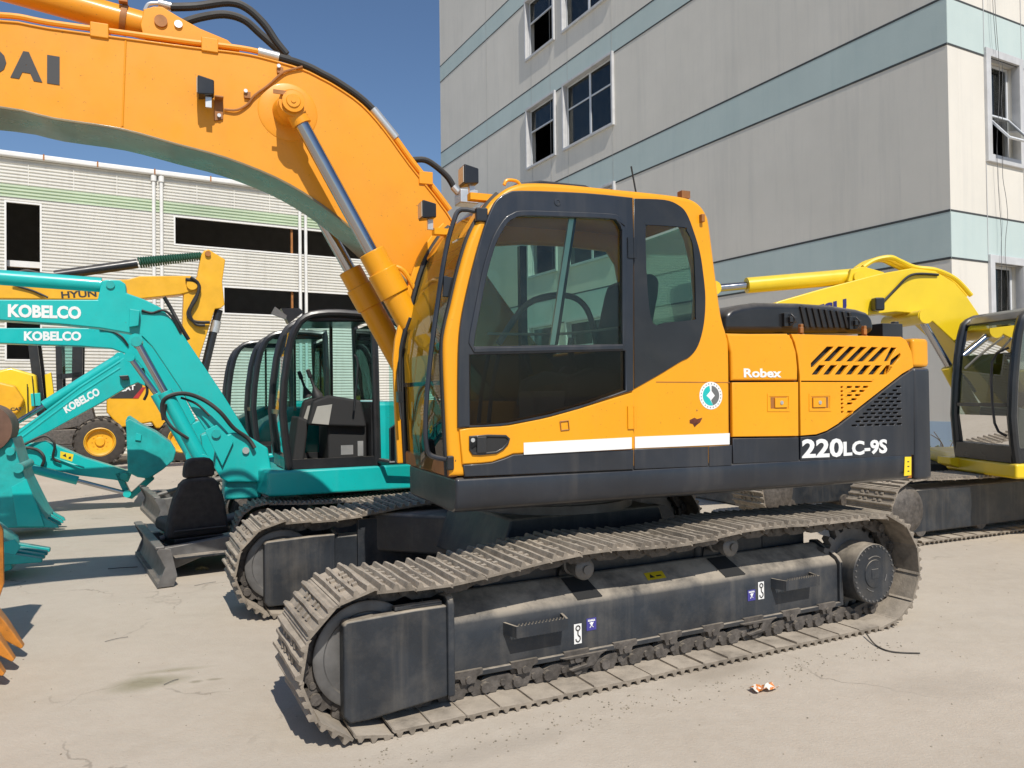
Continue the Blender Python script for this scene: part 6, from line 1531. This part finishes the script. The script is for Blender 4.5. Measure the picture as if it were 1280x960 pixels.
mb = MB(); mb.box(kc+1.2, kc+1.28, 0.06, 0.96, 0.9, 2.5); mb.build('cab_back', 'black', KX)
mb = MB(); mb.box(kc+0.0, kc+1.25, 0.06, 0.96, 0.892, 0.92); mb.build('cab_floor', 'rubber', KX)
mb = MB(); mb.prism([(kc+0.55, 1.0), (kc+1.0, 1.0), (kc+1.1, 2.0), (kc+0.95, 2.05), (kc+0.85, 1.4), (kc+0.5, 1.38)], 0.26, 0.74); mb.build('operator_seat', 'seatcloth', KX, bevel=0.05)
mb = MB(); mb.prism([(kc+0.08, 0.95), (kc+0.25, 0.95), (kc+0.30, 1.45), (kc+0.17, 1.5)], 0.2, 0.85); mb.build('front_console', 'console', KX, bevel=0.03)
mb = MB(); mb.tube([(kc-0.05, 0.12, 1.18), (kc-0.13, 0.20, 1.32), (kc-0.13, 0.22, 2.0), (kc-0.02, 0.10, 2.15)], 0.014, 8, 3); mb.build('grab_rail', 'black', KX)
mb = MB(); mb.tube([(kc-0.03, 0.80, 1.95), (kc-0.06, 0.45, 2.12), (kc-0.0, 0.2, 2.28)], 0.014, 8, 3); mb.build('wiper', 'silver', KX)
# its boom
KV0, KV1 = 1.25, 1.65
kb = [(-2.786,2.529),(-2.076,2.811),(-1.542,2.958),(-1.067,3.077),(-0.785,3.147),(-0.366,3.217),(-0.052,3.178),(0.188,3.038),(0.364,2.847),(0.539,2.596),(0.880,2.061),(1.190,1.554),(0.917,1.356),(0.606,1.762),(0.378,2.035),(0.172,2.296),(-0.097,2.538),(-0.221,2.618),(-0.305,2.648),(-0.586,2.669),(-0.899,2.640),(-1.417,2.533),(-2.640,2.285)]
KXb = web('boom', 'yellow', KX, kb, KV0, KV1, 0.015)
a = [(-1.946,2.693),(-1.258,2.770),(-1.944,2.766)]
lettering('maker_name', 'KOMATSU', (a[1][0]-1.15, a[1][1]-0.36), (a[1][0]+0.03, a[1][1]-0.09), (a[1][0]-1.15, a[1][1]-0.20), KV0-0.002, 'purple', KXb, bold=0.04)
p = [([(-0.964,3.148)])[0], ([(-2.416,3.026)])[0], ([(-2.858,2.986)])[0]]
ram(KX, p[0], p[1], p[2], 1.45, 0.10, 0.05, 'yellow')
web('ram_bracket', 'yellow', KX, [(-1.174,3.054),(-1.129,3.214),(-0.962,3.244),(-0.703,3.175),(-0.652,3.115)], 1.30, 1.36, 0.01)
web('ram_bracket', 'yellow', KX, [(-1.174,3.054),(-1.129,3.214),(-0.962,3.244),(-0.703,3.175),(-0.652,3.115)], 1.54, 1.60, 0.01)
q = ([(-1.039,3.111)])[0]; mb = MB(); mb.cyl((q[0], 1.27, q[1]), (q[0], 1.63, q[1]), 0.07, n=16); mb.build('ram_pin', 'yellow', KX)
for k in range(3):
    hose(KX, [(-0.958,3.241),(-0.798,3.332),(-0.608,3.363),(-0.460,3.313),(-0.270,3.242),(-0.004,3.202),(0.262,3.091),(0.473,2.886)], 1.33+0.1*k, 0.03, 'yellow')
hose(KX, [(-0.770,2.793),(-0.590,2.961),(-0.452,3.100),(-0.295,3.140),(-0.034,3.130)], 1.22, 0.016)
p = [([(0.384,1.287)])[0], ([(0.002,1.984)])[0], ([(-0.360,2.598)])[0]]
ram(KX, p[0], p[1], p[2], 1.12, 0.095, 0.045, 'yellow')
hose(KX, [(0.097,1.901),(0.218,1.783),(0.278,1.664)], 1.05, 0.02, 'black')
q = ([(-0.340,2.593)])[0]; mb = MB(); mb.cyl((q[0], 1.02, q[1]), (q[0], 1.85, q[1]), 0.09, n=18); mb.build('boom_pin', 'yellow', KX)
q = ([(-0.852,2.757)])[0]
mb = MB(); mb.box(q[0]-0.07, q[0]+0.05, 1.12, 1.24, q[1]-0.08, q[1]+0.08); mb.build('boom_lamp', 'black', KX, bevel=0.02)
web('arm', 'yellow', KX, [(kb[0][0]-0.5, kb[0][1]+0.1), (kb[0][0]+0.1, kb[0][1]+0.2), (kb[0][0]+0.3, kb[0][1]-0.2), (kb[0][0]-0.1, 1.35), (kb[0][0]-0.3, 1.35)], 1.3, 1.6, 0.015)

LO = local_of(KX, ((5.4727,8.3411,0.0),0.0873)[0]); LA = ((5.4727,8.3411,0.0),0.0873)[1] - KX.rotation_euler.z
for o in KX.children:
    if o not in before: o.location = (LO[0], LO[1], 0); o.rotation_euler = (0, 0, LA)
# its dozer blade seen under the orange machine
q = [(0.230,2.518),(-0.478,3.517)]
kb0 = q[0]
mb = MB(); mb.prism([(kb0[0]-0.05, 0.02), (kb0[0]+0.08, 0.02), (kb0[0]+0.10, 0.30), (kb0[0]+0.02, 0.36), (kb0[0]-0.08, 0.34), (kb0[0]-0.02, 0.2)], kb0[1], kb0[1]+2.2); mb.build('blade', 'steel', KX, bevel=0.01)


# ================================================================ litter, stones, weeds
wr_ = (1.409,4.388,0.0)
bm = bmesh.new()
bmesh.ops.create_grid(bm, x_segments=9, y_segments=6, size=0.5)
for v in bm.verts:
    v.co.x *= 0.16; v.co.y *= 0.07
    v.co.z = 0.018 + 0.018*math.sin(v.co.x*70) * math.cos(v.co.y*60) + 0.012*random.random()
me = bpy.data.meshes.new('wrapper'); bm.to_mesh(me); bm.free()
def wrapper_mat():
    m, nt, out = new_mat('foil_wrapper'); p = nt.nodes.new('ShaderNodeBsdfPrincipled')
    c = mixc(nt, ramp(nt, noise(nt, 30, 2), 0.48, 0.52), (0.60, 0.20, 0.04), (0.72, 0.68, 0.60)); nt.links.new(c, p.inputs['Base Color']); p.inputs['Roughness'].default_value = 0.4
    nt.links.new(p.outputs[0], out.inputs[0]); return m
o = obj('wrapper', me, wrapper_mat()); o.location = (wr_[0], wr_[1], 0.002); o.rotation_euler = (0, 0, 0.3)
s_ = o.modifiers.new('thick', 'SOLIDIFY'); s_.thickness = 0.001
tag(o, 'crumpled orange and white wrapper lying on the concrete beside the track', 'litter')

w0 = [(2.416,5.312,0.0), (2.395,5.128,0.0), (2.438,5.000,0.0), (2.600,4.964,0.0)]
mb = MB(); mb.tube([(p[0], p[1], 0.008 + (0.02 if i == 0 else 0)) for i, p in enumerate(w0)], 0.005, 6, 6)
tag(mb.build('wire', 'rubber'), 'thin dark wire curling on the ground behind the sprocket', 'wire')
for i, (a, b) in enumerate((((-2.875,5.411,0.0), (-2.763,5.513,0.0)), ((-2.086,4.585,0.0), (-2.039,4.673,0.0)), ((-2.898,6.986,0.0), (-2.757,7.127,0.0)))):
    lab = ('straight twig on the open concrete between the bucket teeth and the blade', 'short dark twig lying at the edge of the greenish stain', 'thin twig on the ground beside the dozer blade')[i]
    mb = MB(); mb.tube([(a[0], a[1], 0.006), ((a[0]+b[0])/2, (a[1]+b[1])/2+0.01, 0.008), (b[0], b[1], 0.006)], 0.0022, 5, 3)
    tag(mb.build('twig', 'steel'), lab, 'twig', 'twigs on the concrete')
g = (-3.093,7.630,0.0)
mb = MB(); random.seed(3)
for k in range(7): 
    a = random.uniform(0, 6.28); mb.tube([(g[0]+0.05*math.cos(a), g[1]+0.03*math.sin(a), 0.01), (g[0]+0.02*math.cos(a+2), g[1]+0.02*math.sin(a+1), 0.035), (g[0]+0.06*math.cos(a+2.6), g[1]+0.04*math.sin(a+2.9), 0.012)], 0.009, 6, 3)
tag(mb.build('dead_leaf_clump', surf('dry_leaf', (0.34, 0.27, 0.13), 0.8, vary=0.3, vscale=30)), 'small clump of dry leaves beside the dozer blade', 'leaves')
g = (-3.941,7.710,0.0)
mb = MB(); mb.tube([(g[0]-0.12, g[1], 0.01), (g[0], g[1]+0.02, 0.014), (g[0]+0.1, g[1]+0.05, 0.012), (g[0]+0.13, g[1]+0.09, 0.006)], 0.004, 6, 4)
tag(mb.build('rag_strip', 'rubber'), 'short dark strip of rag lying in the shadow in front of the blade', 'rag')

# pebbles and crumbs scattered about
pm = []
for k in range(3):
    bm = bmesh.new(); bmesh.ops.create_icosphere(bm, subdivisions=1, radius=1)
    for v in bm.verts: v.co *= random.uniform(0.7, 1.2); v.co.z *= 0.6
    me = bpy.data.meshes.new('grit'); bm.to_mesh(me); bm.free(); pm.append(me)
gv_, gf_ = [], []
for k in range(900):
    if k < 300:      # crumbs fallen along the track
        t = random.random(); p = Vector((-0.811,3.639,0.0)).lerp(Vector((2.537,5.256,0.0)), t); p += Vector((random.gauss(0.05, 0.10), -abs(random.gauss(0.0, 0.14)) - 0.01, 0)); r = random.uniform(0.002, 0.007)
    else:
        p = Vector((random.uniform(-4.5, 5), random.uniform(2.6, 9), 0)); r = random.uniform(0.0015, 0.006)
    src = random.choice(pm); a = random.uniform(0, 6.28); b = len(gv_)
    for v in src.vertices:
        gv_.append((p.x + r*(v.co.x*math.cos(a) - v.co.y*math.sin(a)), p.y + r*(v.co.x*math.sin(a) + v.co.y*math.cos(a)), r*0.45 + r*v.co.z))
    gf_ += [tuple(i+b for i in f.vertices) for f in src.polygons]
me = bpy.data.meshes.new('gravel_crumbs'); me.from_pydata(gv_, [], gf_); me.update()
o = obj('gravel_crumbs', me, surf('grit', (0.30, 0.26, 0.20), 0.9, vary=0.4, vscale=8)); tag(o, 'fine gravel and dried mud crumbs scattered over the concrete', kind='stuff')
for m_ in pm: bpy.data.meshes.remove(m_)

# dry climbing weed at the foot of the building
base = (8.533,14.975,0.0)
M['stem'] = surf('weed_stem', (0.12, 0.085, 0.05), 0.8, vary=0.3)
M['weed_leaf'] = surf('weed_leaf', (0.10, 0.13, 0.045), 0.6, vary=0.4, vscale=20)
for j, (px, lab) in enumerate((((8.282,14.859,0.0), 'bare tangled weed at the foot of the blue painted plinth'), ((8.580,14.684,0.0), 'bare twiggy weed at the corner of the building beside the black cab'))):
    R = empty('weed', (px[0], px[1], 0), 0, lab, 'weed', 'weeds against the building')
    random.seed(20+j)
    st = MB(); lf = MB()
    for k in range(13):
        a = random.uniform(0, 6.28); p = Vector((random.uniform(-0.12, 0.12), random.uniform(-0.1, 0.1), 0)); P = [p.copy()]
        d = Vector((math.cos(a)*0.5, math.sin(a)*0.3, 1.2)).normalized()
        for q in range(7):
            d = (d + Vector((random.gauss(0, 0.38), random.gauss(0, 0.25), random.gauss(-0.06, 0.2)))).normalized(); p = p + d*random.uniform(0.10, 0.17)
            p.z = max(p.z, 0.03); P.append(p.copy())
            if random.random() < 0.7:
                s = random.uniform(0.02, 0.05); b = len(lf.v); e1 = Vector((random.gauss(0, 1), random.gauss(0, 1), random.gauss(0, 1))).normalized(); e2 = e1.orthogonal().normalized()
                lf.add([p, p+e1*s+e2*s*0.35, p+e1*s*1.8, p+e1*s-e2*s*0.35], [(0, 1, 2, 3)])
        st.tube(P, 0.008, 5, 2)
    st.build('stems', 'stem', R); tag(lf.build('leaves', 'weed_leaf', R), kind='stuff')
